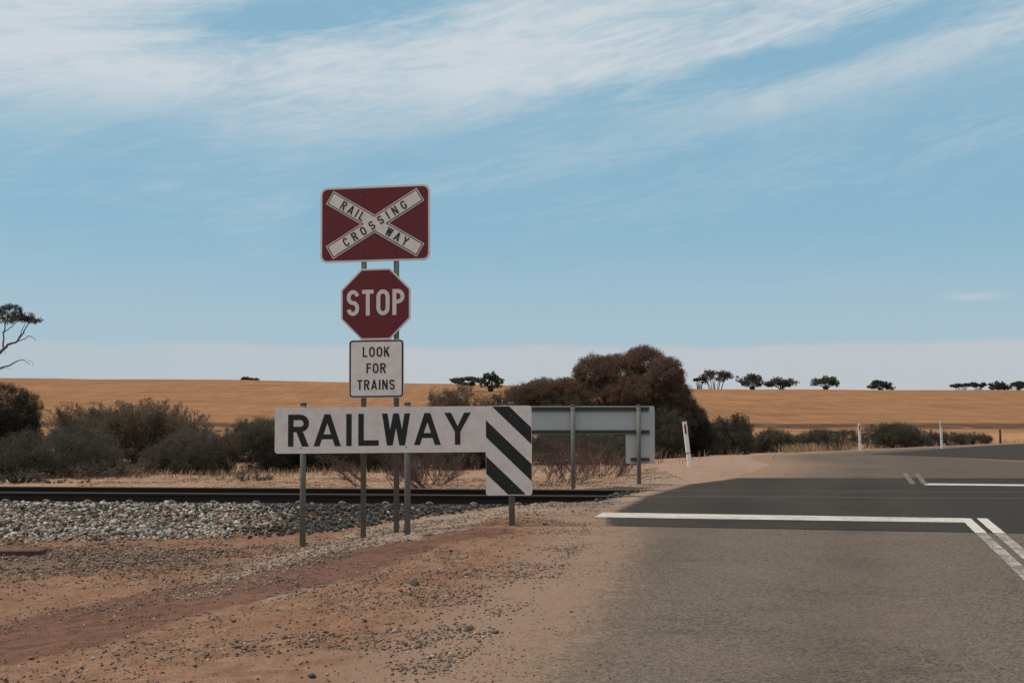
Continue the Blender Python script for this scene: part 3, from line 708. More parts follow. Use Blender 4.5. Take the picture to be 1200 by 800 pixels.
# letters
rows = []
LZ0 = loc(400, 522)[1]; LH = loc(400, 484.5)[1]-LZ0
for ch, a, b in (('R', 338.5, 363), ('A', 368.5, 400.5), ('I', 406.5, 413.2), ('L', 420.8, 444.8), ('W', 448.5, 481.5), ('A', 486, 517.5), ('Y', 521.5, 552.8)):
    xa, _ = loc(a, 505); xb, _ = loc(b, 505); rows.append((ch, xa, LZ0+.008*(xa+1)*.6, xb-xa, LH, .172, 0.))
lettering('lettering', rows, -.003, M['sign_black'], board)
for bx, ty, byy in ((353.5, 472, 633), (477, 472.5, 617.5), (600, 473.5, 611)):
    xp, zp = loc(bx, byy); _, ztp = loc(bx, ty)
    gzz = gz(base0.x+xp, YB+.05)
    mb = MB(); mb.tube([(xp, .042, gzz-.25), (xp, .042, ztp)], .032, 16)
    po = mb.build('post', M['galv'], t, True)
    mb = MB(); mb.tube([(xp, .042, ztp-.012), (xp, .042, ztp+.010), (xp, .042, ztp+.016)], [.036, .036, .024], 16); mb.build('post_cap', M['galv_dark'], po, True)
for zz in (z0+.10, z1-.10):
    mb = MB(); mb.box(x0+.06, x2-.04, .003, .012, zz-.02, zz+.02); mb.build('back_channel', M['galv_dark'], t)
def bolt(x, y, z):
    mb = MB(); bolt_mb(mb, x, y, z, .008); mb.build('bolt', M['galv'], t)
for zz in (z0+.06, z1-.08):
    for bx in (353.5, 477): bolt(loc(bx, 505)[0], -.003, zz)
for zz in (zb_+.1, zt-.1): bolt(loc(600, 505)[0], -.0075, zz)

# ------------------------------------------------------------------ crossing, STOP and LOOK signs on twin posts
YC = 11.62; base1 = Vector((at(444, 618, YC).x, YC, 0))
t = thing('crossing_sign', 'red railway crossing board, STOP octagon and LOOK FOR TRAINS plate stacked on twin posts', 'sign', base1, R(-9))
t.rotation_euler = (0, R(-.45), R(-8))
zat = lambda y: at(440, y, YC).z
K = YC/F*1.02                                    # metres per pixel at the sign
lean = math.tan(R(.45)); cx = lambda px, z: (at(px, 400, YC).x-base1.x)/math.cos(R(9))+lean*z-.0
posts = []
for bx, byy in ((424, 620), (463.5, 615.5)):
    xb = (at(bx, byy, YC).x-base1.x)/math.cos(R(9)); mb = MB()
    mb.tube([(xb, .045, gz(base1.x+xb, YC)-.3), (xb, .045, zat(230))], .030, 16); posts.append(mb.build('post', M['galv'], t, True)); posts[-1].name = 'post'
# crossing board
zc = zat(261.8); xc = -.015; hw, hh = 65.5*K/1.0, 44.3*K
xoff = (at(439, 262, YC).x-base1.x)+lean*zc*1.0; xc = xoff
mb = MB(); mb.poly(rrect(xc-hw, xc+hw, zc-hh, zc+hh, .075, 8), .012, 0); bd = mb.build('crossing_board', M['sign_white'], t)
mb = MB(); mb.poly(rrect(xc-hw+.021, xc+hw-.021, zc-hh+.021, zc+hh-.021, .062, 8), 0, -.0012); mb.build('red_face', M['sign_red'], bd)
def xpoly(L, w_, th):
    c_, s_ = math.cos(th), math.sin(th); P = []
    E = lambda a, b, sg: (xc+a*c_*sg[0]-b*s_*sg[1], zc+a*s_*sg[1]*1+b*c_*sg[0]*1)
    def end(ang):
        ca, sa = math.cos(ang), math.sin(ang); return [(xc+L*ca+w_*sa, zc+L*sa-w_*ca), (xc+L*ca-w_*sa, zc+L*sa+w_*ca)]
    P += end(th); P.append((xc, zc+w_/c_)); P += end(math.pi-th); P.append((xc-w_/s_, zc)); P += end(math.pi+th); P.append((xc, zc-w_/c_)); P += end(-th); P.append((xc+w_/s_, zc))
    return P
TH = R(31.0); XLn, XW = .590*hw/.61, .082*hw/.61
def flat_poly(name, pts, y0, y1, mat, parent):
    mb = MB(); mb.poly(pts, y0, y1); return mb.build(name, mat, parent)
cr = flat_poly('cross', xpoly(XLn, XW, TH), -.0012, -.0024, M['sign_white'], bd)
flat_poly('cross_outline', xpoly(XLn-.010, XW-.010, TH), -.0024, -.0032, M['sign_black'], bd)
flat_poly('cross_face', xpoly(XLn-.021, XW-.021, TH), -.0032, -.0040, M['sign_white'], bd)
lh = .098*hw/.61; lw = .058*hw/.61
rws = row('CROSSING', 0, -lh/2, lh, [lw, lw, lw, lw, lw, lw*.35, lw, lw], .054*hw/.61, .17, TH, (xc, zc))
rws += row('RAIL', -.285*hw/.61, -lh/2, lh, [lw, lw*1.15, lw*.3, lw*.9], .034, .17, -TH, (xc, zc))
rws += row('WAY', .29*hw/.61, -lh/2, lh, [lw*1.25, lw*1.15, lw*1.1], .036, .17, -TH, (xc, zc))
for a_, b_ in ((0, 8), (8, 12), (12, 15)): lettering('lettering', rws[a_:b_], -.0040, M['sign_black'], bd, .001)
# STOP
zs = zat(356); rs = 41.3*K; xs = (at(440, 356, YC).x-base1.x)+lean*zs
octa = lambda r_: [(xs+r_*1.0824*math.cos(R(22.5+45*k)), zs+r_*1.0824*math.sin(R(22.5+45*k))) for k in range(8)]
mb = MB(); mb.poly(octa(rs), .010, -.002); st = mb.build('stop_plate', M['stop_white'], t)
flat_poly('red_face', octa(rs-.019), -.002, -.0032, M['sign_red'], st)
lh = 30.0*K; lw = 13.6*K
rws = row('STOP', 0, -lh/2+.005, lh, [lw*1.1, lw, lw*1.15, lw*1.05], 3.4*K, .155, 0, (xs, zs+1.2*K))
lettering('lettering', rws, -.0032, M['stop_white'], st, .0012)
# LOOK FOR TRAINS
zl = zat(431.8); hl, hlw = 33.4*K, 32.4*K; xl_ = (at(440.8, 432, YC).x-base1.x)+lean*zl
mb = MB(); mb.poly(rrect(xl_-hlw, xl_+hlw, zl-hl, zl+hl, .04), .011, -.001); lk = mb.build('look_plate', M['sign_white'], t)
flat_poly('border', rrect(xl_-hlw+.006, xl_+hlw-.006, zl-hl+.006, zl+hl-.006, .036), -.001, -.0020, M['sign_black'], lk)
flat_poly('white_face', rrect(xl_-hlw+.023, xl_+hlw-.023, zl-hl+.023, zl+hl-.023, .022), -.0020, -.0030, M['sign_white'], lk)
lh = 11.6*K; w_ = 6.6*K; gp_ = 1.9*K
rws = row('LOOK', 0, 13.6*K, lh, [w_*.85, w_*1.05, w_*1.05, w_*1.05], gp_, .16, 0, (xl_, zl))
rws += row('FOR', 0, -5.2*K, lh, [w_*.85, w_*1.05, w_*1.05], gp_, .16, 0, (xl_, zl))
rws += row('TRAINS', -.3*K, -24.2*K, lh, [w_*.98, w_, w_*1.1, w_*.35, w_, w_], gp_*.92, .16, 0, (xl_, zl))
for a_, b_ in ((0, 4), (4, 7), (7, 13)): lettering('lettering', rws[a_:b_], -.0030, M['sign_black'], lk, .001)
for zz, fy_, px_b in ((zc+.30, -.0012, 424), (zc+.30, -.0012, 463.5), (zc-.30, -.0012, 424), (zc-.30, -.0012, 463.5), (zs+.20, -.0032, 424), (zs-.20, -.0032, 463.5)):
    mb = MB(); bolt_mb(mb, (at(px_b, 400, YC).x-base1.x)/math.cos(R(8))*.985+.0*zz, fy_, zz, .009); mb.build('bolt', M['galv'], t)
mb = MB()
for zz, hwid in ((zc+.26, .5), (zc-.26, .5), (zs+.14, .28), (zs-.16, .28), (zl+.17, .24), (zl-.17, .24)):
    mb = MB(); mb.box(-hwid+xs, hwid+xs, .012, .016, zz-.018, zz+.018); mb.build('back_bracket', M['galv_dark'], t)

# ------------------------------------------------------------------ the same kind of board seen from behind, beyond the tracks
YF = 18.9; base2 = Vector((at(671, 540, YF).x, YF, 0)); l2 = lambda x, y: loc(x, y, YF, base2)
t = thing('sign_back', 'unpainted grey back of an L-shaped sign board on steel posts beyond the tracks', 'sign', base2)
xa, z_lo = l2(578, 508.8); xb, z_hi = l2(767, 475.5); xm, z_bt = l2(733.5, 543)
mb = MB(); mb.poly(rrect(xa, xb, z_lo, z_hi, .035), .003, 0); mb.build('board', M['sign_back'], t)
mb = MB(); mb.poly(rrect(xm, xb-.002, z_bt, z_lo+.06, .03), .0075, .0035); mb.build('drop_panel', M['sign_back'], t)
for (ya_, yb_, xe0, xe1) in ((476.6, 481.5, 582, 760.5), (503.6, 508.2, 582, 761), (536, 540, 739, 761)):
    c0, zt_ = l2(xe0, ya_); c1, zb2 = l2(xe1, yb_)
    mb = MB(); mb.box(c0, c1, -.034, 0, zt_-.010, zt_); mb.box(c0, c1, -.034, 0, zb2, zb2+.010); mb.box(c0, c1, -.008, -.001, zb2+.01, zt_-.01)
    mb.box(c0, c1, -.036, -.030, zb2+.012, zb2+.024); mb.box(c0, c1, -.036, -.030, zt_-.024, zt_-.012)
    mb.build('channel_rail', M['galv_dark'], t)
for bx, byy in ((592, 573), (671.5, 569), (748.5, 565)):
    xp, zp = l2(bx, byy); g_ = gz(base2.x+xp, YF)
    mb = MB(); mb.tube([(xp, -.072, g_-.25), (xp, -.072, z_hi+.004)], .036, 16); po = mb.build('post', M['galv'], t, True)
    mb = MB(); mb.tube([(xp, -.072, z_hi-.006), (xp, -.072, z_hi+.014), (xp, -.072, z_hi+.020)], [.041, .041, .026], 16); mb.build('post_cap', M['galv_dark'], po, True)
    for yy in (479, 506): mb = MB(); zz = l2(bx, yy)[1]; mb.tube([(xp, -.072, zz-.02), (xp, -.072, zz+.02)], .040, 12); mb.build('clamp', M['clip'], po)

# ------------------------------------------------------------------ guide posts
def guide_post(x, ytop, ybot, Y, leanx, refl, label):
    b = at(x, ybot, Y); h = at(x, ytop, Y).z-b.z
    g_ = gz(b.x, Y)
    t = thing('guide_post', label, 'post', (b.x, Y, b.z), 0, 'white guide posts along the road edge')
    t.rotation_euler = (0, R(leanx), R(-8))
    mb = MB(); w_ = .052
    # shallow folded section tapering slightly to a bevelled top
    sec = [(-w_, .0), (-w_*.55, -.016), (w_*.55, -.016), (w_, 0), (w_, .008), (-w_, .008)]
    v0 = len(mb.v)
    lv = [(min(g_-b.z, 0)-.15, 1.0), (h-.012, .93), (h, .84)]
    for zz, k in lv: mb.v += [(a*k, c_, zz) for a, c_ in sec]
    for i in range(len(lv)-1):
        for k in range(6): mb.f.append((v0+i*6+k, v0+i*6+(k+1) % 6, v0+(i+1)*6+(k+1) % 6, v0+(i+1)*6+k))
    mb.f.append(tuple(v0+12+k for k in range(6)))
    mb.build('post_body', M['post_white'], t)
    mb = MB(); mb.box(-.021, .021, -.021, -.0155, h-.26, h-.06); mb.build('reflector', M[refl], t)
    mb = MB(); mb.box(-w_*1.02, w_*1.02, -.0185, .0095, h*.26, h*.26+.018); mb.build('band', M['galv'], t)
    return t
guide_post(808, 493.5, 544, 23.0, -6.0, 'reflector_red', 'leaning white guide post with red reflector right of the sign back')
guide_post(1008, 496, 525, 41.5, -1, 'reflector_dark', 'upright white guide post in front of the dark bush beyond the junction')
guide_post(1103.5, 493.5, 520.8, 45.0, -.5, 'reflector_dark', 'farthest right white guide post beside the bending road')

# ------------------------------------------------------------------ railway track
t = thing('railway_track', 'dark steel railway track on crushed stone, running into the road crossing', 'railway track', (0, RB, 0), math.atan(RK))
prof = [(-.062, 0), (-.062, .012), (-.012, .028), (-.009, .112), (-.034, .124), (-.034, .152), (-.027, .158), (.027, .158), (.034, .152), (.034, .124), (.009, .112), (.012, .028), (.062, .012), (.062, 0)]
def rail(yc, name='rail'):
    n = len(prof); V = []; Fa = []
    for xx in (-60, 60): V += [(xx, yc+a, -.158+b+.006) for a, b in prof]
    for k in range(n): Fa.append((k, (k+1) % n, n+(k+1) % n, n+k))
    me = bpy.data.meshes.new(name); me.from_pydata(V, [], Fa); me.update()
    o = link(name, me, [M['rail'], M['railhead']], t)
    for p_ in me.polygons:
        zc_ = sum(V[i][2] for i in p_.vertices)/4
        if zc_ > -.002: p_.material_index = 1
    bm = bmesh.new(); bm.from_mesh(me); bmesh.ops.recalc_face_normals(bm, faces=bm.faces); bm.to_mesh(me); bm.free()
    return o
rail(.035); rail(GA+.035)
slp = MB(); slp.box(-.125, .125, -.62, 2.10, -.275, -.157)
s0 = slp.build('sleeper', M['sleeper'], t, bevel=.008)
clips = []
for yc in (.035, GA+.035):
    for sg in (-1, 1):
        clip = MB()
        clip.tube([(-.05, yc+sg*.085, -.158), (-.045, yc+sg*.13, -.115), (0, yc+sg*.15, -.098), (.045, yc+sg*.13, -.115), (.05, yc+sg*.07, -.135)], .013, 6)
        clips.append(clip.build('rail_clip', M['clip'], s0))
xs_ = [x for x in np.arange(-33, 1.5, .66)]
first = True
for xw in xs_:
    if xw-float(XLS(np.array([RB]))[0]) > -.4: continue
    o = s0 if first else s0.copy()
    if not first:
        COL.objects.link(o)
        for c0 in clips: cc = c0.copy(); COL.objects.link(cc); cc.parent = o
    o.location = (xw+.1, 0, 0); first = False

# timber at far left
p0 = gp(20, 652, -.30)
for _ in range(3): p0 = gp(20, 652, gz(*p0)+.0)
mb = MB(); mb.box(-.9, .24, -.11, .11, -.06, .055); tb = mb.build('timber_sleeper', M['timber'], None, bevel=.012)
tb.location = (p0[0], p0[1]+.1, gz(*p0)+.015); tb.rotation_euler = (0, 0, R(4))
tag(tb, 'old reddish timber sleeper half buried in the soil at left', 'timber')

# ------------------------------------------------------------------ vegetation
def leaves(P, D, length, width, cols, jitter=.6):
    """diamond leaves at P, axis D blended with random direction"""
    n = len(P); rnd = RNG.normal(size=(n, 3)); rnd /= np.linalg.norm(rnd, axis=1)[:, None]
    A = D*(1-jitter)+rnd*jitter; A /= np.linalg.norm(A, axis=1)[:, None]+1e-9
    B = np.cross(A, RNG.normal(size=(n, 3))); B /= np.linalg.norm(B, axis=1)[:, None]+1e-9
    L = (length*RNG.uniform(.6, 1.3, n))[:, None]; Wd_ = (width*RNG.uniform(.6, 1.3, n))[:, None]
    V = np.stack([P-A*L*.5, P+B*Wd_*.5, P+A*L*.5, P-B*Wd_*.5], 1).reshape(-1, 3)
    return V, np.arange(n*4).reshape(n, 4), np.repeat(cols, 4, 0)
def dirs(n, up=-1.):
    d = RNG.normal(size=(n, 3)); d /= np.linalg.norm(d, axis=1)[:, None]
    if up > -1: d[:, 2] = np.where(d[:, 2] < up, -d[:, 2]*.6, d[:, 2])
    return d
def tint(n, c, var=.35, alt=None, altp=0.):
    k = RNG.uniform(1-var, 1+var, n)[:, None]*np.array(c)
    if alt is not None:
        s_ = RNG.random(n) < altp; k[s_] = RNG.uniform(1-var, 1+var, s_.sum())[:, None]*np.array(alt)
    return k
def clump_cloud(lumps, nclump, nleaf, csize, leaf_l, leaf_w, col, alt=None, altp=.2, up=-.25, jitter=.7, depth=.45):
    """lumps: (cx,cy,cz, rx,ry,rz); leaf clumps sit on and just inside the lumps' surfaces"""
    lumps = np.array(lumps, float); area = (lumps[:, 3]*lumps[:, 5]+lumps[:, 3]*lumps[:, 4]); pick = RNG.choice(len(lumps), nclump, p=area/area.sum())
    d = dirs(nclump, up); rr = 1-depth*RNG.random(nclump)**2.0
    C = lumps[pick, :3]+d*lumps[pick, 3:]*rr[:, None]*RNG.uniform(.92, 1.04, nclump)[:, None]
    cs = csize*RNG.uniform(.6, 1.45, nclump); tone = RNG.uniform(.75, 1.25, nclump)
    k = np.repeat(np.arange(nclump), nleaf)
    dd = dirs(len(k)); P = C[k]+dd*cs[k][:, None]*RNG.random(len(k))[:, None]**.45
    out = (P-lumps[pick[k], :3])/lumps[pick[k], 3:]; out /= np.linalg.norm(out, axis=1)[:, None]+1e-9
    out[:, 2] += .35
    return leaves(P, out, leaf_l, leaf_w, tint(len(k), col, .3, alt, altp)*tone[k][:, None], jitter)
def sprays(x0, y0, z0, rx, ry, h, nst, nleaf, leaf_l, leaf_w, col, alt=None, altp=.2, spread=.55, base=.25):
    """upright stems fanning out, leaves along the upper part"""
    npl = max(16, int(rx*12)); pa = RNG.uniform(0, 2*np.pi, npl); pr = np.sqrt(RNG.random(npl))*.92; ph_ = RNG.uniform(.68, 1.03, npl); pk = RNG.integers(0, npl, nst)
    qx = pr[pk]*np.cos(pa[pk])+RNG.normal(size=nst)*.07; qy = pr[pk]*np.sin(pa[pk])+RNG.normal(size=nst)*.07
    a = np.arctan2(qy, qx); r_ = np.minimum(np.hypot(qx, qy), 1.05)
    bx, by = x0+rx*r_*np.cos(a)*(1-spread), y0+ry*r_*np.sin(a)*(1-spread)
    hh = h*ph_[pk]*RNG.uniform(.84, 1.03, nst)*(1-.16*r_**3)
    tx, ty = x0+rx*r_*np.cos(a), y0+ry*r_*np.sin(a)
    k = np.repeat(np.arange(nst), nleaf); t_ = base+(1-base)*RNG.random(len(k))**.8
    w_ = (.03+.09*np.sin(np.pi*np.clip(t_, 0, 1)))*np.minimum(h, 2.2)*.5
    P = np.stack([bx[k]+(tx-bx)[k]*t_**1.3, by[k]+(ty-by)[k]*t_**1.3, z0+hh[k]*t_], -1)+RNG.normal(size=(len(k), 3))*np.stack([w_, w_, w_*.4], -1)
    D = np.stack([(tx-bx)[k]*.8, (ty-by)[k]*.8, hh[k]], -1); D /= np.linalg.norm(D, axis=1)[:, None]
    tone = RNG.uniform(.7, 1.3, nst)
    return leaves(P, D, leaf_l, leaf_w, tint(len(k), col, .3, alt, altp)*tone[k][:, None], .38)
def join(*parts):
    V, Q, C, o_ = [], [], [], 0
    for v_, q_, c_ in parts: V.append(v_); Q.append(q_+o_); C.append(c_); o_ += len(v_)
    return np.concatenate(V), np.concatenate(Q), np.concatenate(C)
def foliage(name, data, parent, loc_):
    V, Q, C = data
    return link(name, mesh_np(name, V, Q, 4, C), M['leaf'], parent)
def stems(parent, x0, y0, z0, tips, r0, name='branches', mat=None, wob=.08):
    mb = MB()
    for tx, ty, tz in tips:
        p0_, p3 = Vector((x0+random.uniform(-.05, .05), y0, z0-.1)), Vector((tx, ty, tz)); L = (p3-p0_).length
        pts = []
        for i in range(6):
            f_ = i/5; p_ = p0_.lerp(p3, f_); p_.x += (x0-tx)*.25*math.sin(f_*math.pi)+random.uniform(-1, 1)*wob*L*.4*math.sin(f_*math.pi); p_.z += L*.08*math.sin(f_*math.pi); pts.append(p_)
        mb.tube(pts, [r0*(1-.8*i/5) for i in range(6)], 6)
    return mb.build(name, mat or M['bark'], parent, True)
GRN = (.095, .086, .066); GREY = (.094, .085, .068); RUST = (.185, .100, .064); DKG = (.080, .074, .056); BRN = (.145, .112, .082)
SHR = 'shrubs growing between the tracks and the field'
def shrub(x, ybase, width, ytop, label, kind='dome', col=GREY, alt=None, dens=1.0, Y=None, cat='bush', grp=SHR, seed=0, name='shrub', altp=.25):
    """built round its own base, then stood where the photograph has it"""
    global RNG
    RNG = np.random.default_rng(100+seed); random.seed(100+seed)
    if Y is None:
        X_, Y = gp(x, ybase, -.22)
        for _ in range(3): X_, Y = gp(x, ybase, gz(X_, Y))
    b = at(x, ybase, Y); z0_ = gz(b.x, Y); h = at(x, ytop, Y).z-z0_; w_ = width*Y/F
    t = thing(name, label, cat, (b.x, Y, z0_), random.uniform(-.3, .3), grp)
    ry = w_*.40
    if kind == 'dome':
        lumps = [(0, 0, h*.40, w_*.44, ry*.9, h*.53)]
        for k in range(12):
            a = random.uniform(0, 6.28); lumps.append((math.cos(a)*w_*.30, math.sin(a)*ry*.55, h*random.uniform(.16, .66), w_*random.uniform(.14, .24), ry*.4, h*random.uniform(.18, .29)))
        n = int(w_*h*300*dens)
        foliage('foliage', clump_cloud(lumps, n, 60, .125, .050, .0145, col, alt, altp, -.97, .5, .30), t, None)
    elif kind == 'brush':
        n = int(w_*h*42*dens)
        d1 = sprays(0, 0, 0, w_*.5, ry, h, n, 130, .085, .019, col, alt, altp, .42, .15)
        d2 = clump_cloud([(0, 0, h*.30, w_*.47, ry*.9, h*.40)], int(w_*h*70*dens), 50, .17, .07, .019, col, alt, altp, -.95)
        foliage('foliage', join(d1, d2), t, None)
    tips = [(random.uniform(-.36, .36)*w_, random.uniform(-.3, .3)*ry, h*random.uniform(.55, .85)) for _ in range(9)]
    stems(t, 0, 0, 0, tips, .035)
    return t
# left of the signs
shrub(60, 558, 172, 497, 'wide rounded grey shrub, leftmost of the row by the tracks', 'dome', GREY, DKG, 1.0, seed=1)
shrub(-75, 560, 150, 505, 'grey rounded shrub cut off by the left edge of the picture', 'dome', GREY, DKG, .7, seed=2)
shrub(232, 555.5, 104, 500, 'dome shaped grey shrub standing right of the upright brush', 'dome', GREY, BRN, 1.0, seed=3)
shrub(158, 549, 205, 465, 'tall upright feathery grey brown bush behind the rounded shrubs', 'brush', BRN, GREY, 1.0, Y=33, seed=4)
shrub(108, 549, 90, 468, 'narrow feathery bush at the left end of the tall brush', 'brush', BRN, GREY, .9, Y=34.5, seed=44)
shrub(312, 553, 82, 490, 'dark rounded shrub just left of the first sign post', 'dome', GRN, DKG, 1.1, seed=5)
shrub(300, 548, 90, 484, 'dark low bush behind the shrub left of the sign', 'dome', DKG, GRN, .8, Y=36, seed=6)
shrub(398, 551, 150, 503, 'dark shrub seen under the first half of the long sign board', 'dome', GRN, DKG, 1.0, seed=7)
shrub(500, 549, 160, 503, 'dark shrub hidden behind the middle of the long sign board', 'dome', GRN, BRN, .8, seed=8)
shrub(352, 551, 110, 498, 'dark rounded shrub directly behind the leftmost sign post', 'dome', GRN, DKG, 1.0, seed=51)
shrub(446, 549, 120, 503, 'dark shrub seen between the twin sign posts below the board', 'dome', DKG, GRN, .9, seed=52)
shrub(566, 548, 110, 503, 'dark shrub low behind the striped panel', 'dome', GRN, DKG, .9, seed=53)
shrub(518, 548, 80, 452, 'low grey brown bush peeping over the Y of the sign board', 'brush', BRN, GRN, .8, Y=38, seed=54)
shrub(592, 546, 70, 455, 'dark bush joining the thin brown bush to the rust tree', 'brush', GRN, DKG, .9, Y=37, seed=55)
shrub(205, 556, 90, 520, 'low dark bush filling the gap between the two rounded grey shrubs', 'dome', GRN, DKG, .9, Y=30, seed=56)
shrub(120, 559, 110, 540, 'low scraggly brown scrub between the rounded grey shrubs', 'brush', BRN, GREY, .8, seed=9)
shrub(150, 556, 120, 537, 'low tan scrub at the foot of the tall feathery bush', 'brush', (.10, .072, .052), GREY, .7, seed=10)
shrub(20, 566, 110, 552, 'low grey weeds close to the rail at the left edge', 'brush', GREY, BRN, .7, seed=11)
shrub(545, 548, 95, 446, 'thin brownish bush rising above the end of the sign board', 'dome', (.14, .10, .074), (.10, .07, .05), .75, Y=36, seed=12)
# dark bushes round the big tree and to the right
shrub(672, 541, 170, 500, 'dark bush seen below the back of the sign beyond the tracks', 'dome', DKG, GRN, .9, Y=33, seed=13)
shrub(762, 533, 90, 478, 'dark dense bush under the right side of the rust tree', 'dome', DKG, GRN, 1.0, Y=38, seed=14)
shrub(815, 531, 60, 470, 'dark bush right behind the leaning guide post', 'brush', (.055, .048, .038), DKG, 1.1, Y=40, seed=15)
shrub(850, 530, 74, 482, 'grey feathery bush right of the leaning guide post', 'brush', GREY, DKG, 1.1, Y=43, seed=16)
shrub(906, 529, 60, 500, 'low dark bush right of the feathery grey bush', 'dome', GRN, DKG, 1.0, Y=48, seed=17)
shrub(880, 530, 60, 508, 'low scrub between the grey feathery bush and the junction', 'brush', DKG, GRN, 1.0, Y=46, seed=18)
shrub(968, 527, 84, 501, 'low spreading bush left of the middle guide post', 'dome', DKG, GRN, 1.0, Y=50, seed=19)
shrub(1046, 523, 92, 493, 'dark rounded bush right of the middle guide post', 'dome', DKG, GRN, 1.1, Y=56, seed=20)
shrub(1110, 520.5, 60, 505, 'small dark bush behind the farthest guide post', 'dome', DKG, GRN, 1.0, Y=60, seed=21)
shrub(1140, 519.5, 48, 505, 'small low bush at the right beside the bending road', 'dome', DKG, GRN, 1.0, Y=62, seed=22)

# the big rust coloured tree
RNG = np.random.default_rng(5); random.seed(5)
Yt = 40.0; bt = at(735, 531, Yt); zt0 = gz(bt.x, Yt)
t = thing('rust_tree', 'large rounded rust brown tree standing behind the grey sign back', 'tree', (bt.x, Yt, zt0), 0)
def tl(x, y): p_ = at(x, y, Yt); return p_.x-bt.x, p_.z-zt0
lump_px = [(611, 468, 21, 18), (638, 462, 27, 19), (664, 461, 26, 18), (699, 440, 28, 25), (727, 436, 30, 22), (757, 425, 26, 20), (777, 441, 21, 22), (745, 462, 42, 25), (700, 468, 38, 25), (660, 482, 38, 22), (620, 486, 30, 20), (784, 464, 22, 24), (796, 488, 26, 26), (768, 496, 46, 28), (812, 494, 15, 22), (720, 502, 46, 28), (665, 504, 38, 22)]
lumps = []
for k, (x, y, rx, ry_) in enumerate(lump_px):
    a, b = tl(x, y); lumps.append((a, random.uniform(-.9, .5), b, rx*Yt/F, rx*Yt/F*.9, ry_*Yt/F))
lumps = [(a, b, c_, d*.95, e*.9, f*.95) for a, b, c_, d, e, f in lumps]
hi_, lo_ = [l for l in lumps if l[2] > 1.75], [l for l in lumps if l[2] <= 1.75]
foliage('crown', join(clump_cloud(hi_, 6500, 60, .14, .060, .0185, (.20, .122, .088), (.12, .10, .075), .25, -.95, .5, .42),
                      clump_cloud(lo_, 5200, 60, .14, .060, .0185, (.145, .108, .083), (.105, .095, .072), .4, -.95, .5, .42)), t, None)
tips = [(l[0], l[1], l[2]) for l in lumps]
mb = MB()
for l in lumps:
    p0_ = Vector((random.uniform(-.25, .25), 0, -.2)); p3 = Vector(l[:3]); pts = [p0_.lerp(p3, i/6)+Vector((random.uniform(-.08, .08), 0, .25*math.sin(i/6*3.14))) for i in range(7)]
    mb.tube(pts, [.11*(1-.75*i/6) for i in range(7)], 7)
mb.build('trunk', M['bark'], t, True)

# cropped gum tree at the left edge
RNG = np.random.default_rng(8); random.seed(8)
Yg = 42.0; bg_ = at(-48, 549, Yg); zg0 = gz(bg_.x, Yg)
t = thing('gum_tree', 'umbrella crowned gum tree with bare limbs, cut off by the left edge', 'tree', (bg_.x, Yg, zg0))
def tg(x, y, dy=0): p_ = at(x, y, Yg); return Vector((p_.x-bg_.x, dy, p_.z-zg0))
mb = MB(); px_ = Yg/F
def limb(pl, r0, r1, dy=0):
    pts = [tg(x, y, dy*i/(len(pl)-1)) for i, (x, y) in enumerate(pl)]
    out = []
    for i in range(len(pts)-1):
        for k in range(4):
            f_ = k/4; out.append(pts[i].lerp(pts[i+1], f_)+Vector((random.uniform(-1, 1), random.uniform(-1, 1), random.uniform(-1, 1)))*.02)
    out.append(pts[-1]); n_ = len(out)
    mb.tube(out, [.72*(r0+(r1-r0)*i/(n_-1)) for i in range(n_)], 7)
limb([(-48, 552), (-46, 500), (-40, 455), (-34, 430)], .20, .13)
limb([(-34, 430), (-15, 420), (0, 413), (9, 404), (19, 401), (27, 391), (34, 377)], .11, .022)
limb([(-3, 414), (3, 408), (2, 392), (4, 376), (8, 366)], .06, .018, .3)
limb([(2, 390), (10, 384), (18, 376), (22, 367)], .032, .012, .3)
limb([(19, 401), (28, 398), (35, 394), (41, 396), (45, 400)], .03, .01, -.2)
limb([(27, 391), (32, 384), (39, 375)], .028, .012, -.2)
limb([(20, 400), (24, 388), (29, 372)], .03, .012, .2)
limb([(-40, 455), (-15, 440), (0, 432), (12, 429), (24, 423), (33, 422), (40, 428)], .07, .01, -.4)
limb([(-15, 440), (2, 431), (10, 432)], .02, .008, .2)
limb([(33, 422), (38, 424), (39, 430)], .012, .006)
limb([(3, 408), (6, 412), (7, 416)], .014, .006)
limb([(-34, 430), (-44, 405), (-50, 385), (-46, 362)], .10, .03, -.5)
limb([(-40, 455), (-75, 425), (-100, 398), (-118, 375)], .10, .02, .5)
limb([(-75, 425), (-80, 395), (-75, 365)], .06, .02, -.6)
mb.build('trunk', M['bark_pale'], t, True)
lumps = []
for k in range(40):
    fx = random.uniform(-1, 1); fy = random.uniform(-.75, .75); x = -45+fx*84; y = 360+20*abs(fx)**2.4+random.uniform(-2, 1)+6*abs(fy)**2.5
    p_ = tg(x, y); rr_ = random.uniform(.20, .38); lumps.append((p_.x, fy*2.6, p_.z, rr_*1.25, rr_*1.2, rr_*.42))
for x, y, r_ in ((6, 361, .30), (16, 363, .30), (25, 366, .27), (33, 370, .24), (40, 374.5, .16), (-2, 360, .30), (1, 366, .22), (12, 361, .3)):
    p_ = tg(x, y); lumps.append((p_.x, random.uniform(-.3, .3), p_.z, r_*1.2, r_, r_*.45))
foliage('crown', clump_cloud(lumps, 620, 30, .10, .10, .026, (.060, .055, .042), (.065, .053, .038), .3, -1), t, None)
# dark shrub below it
shrub(2, 530, 95, 443, 'dark green leafy bush standing below the cropped gum tree', 'dome', (.036, .037, .029), DKG, 1.2, Y=38, seed=31)

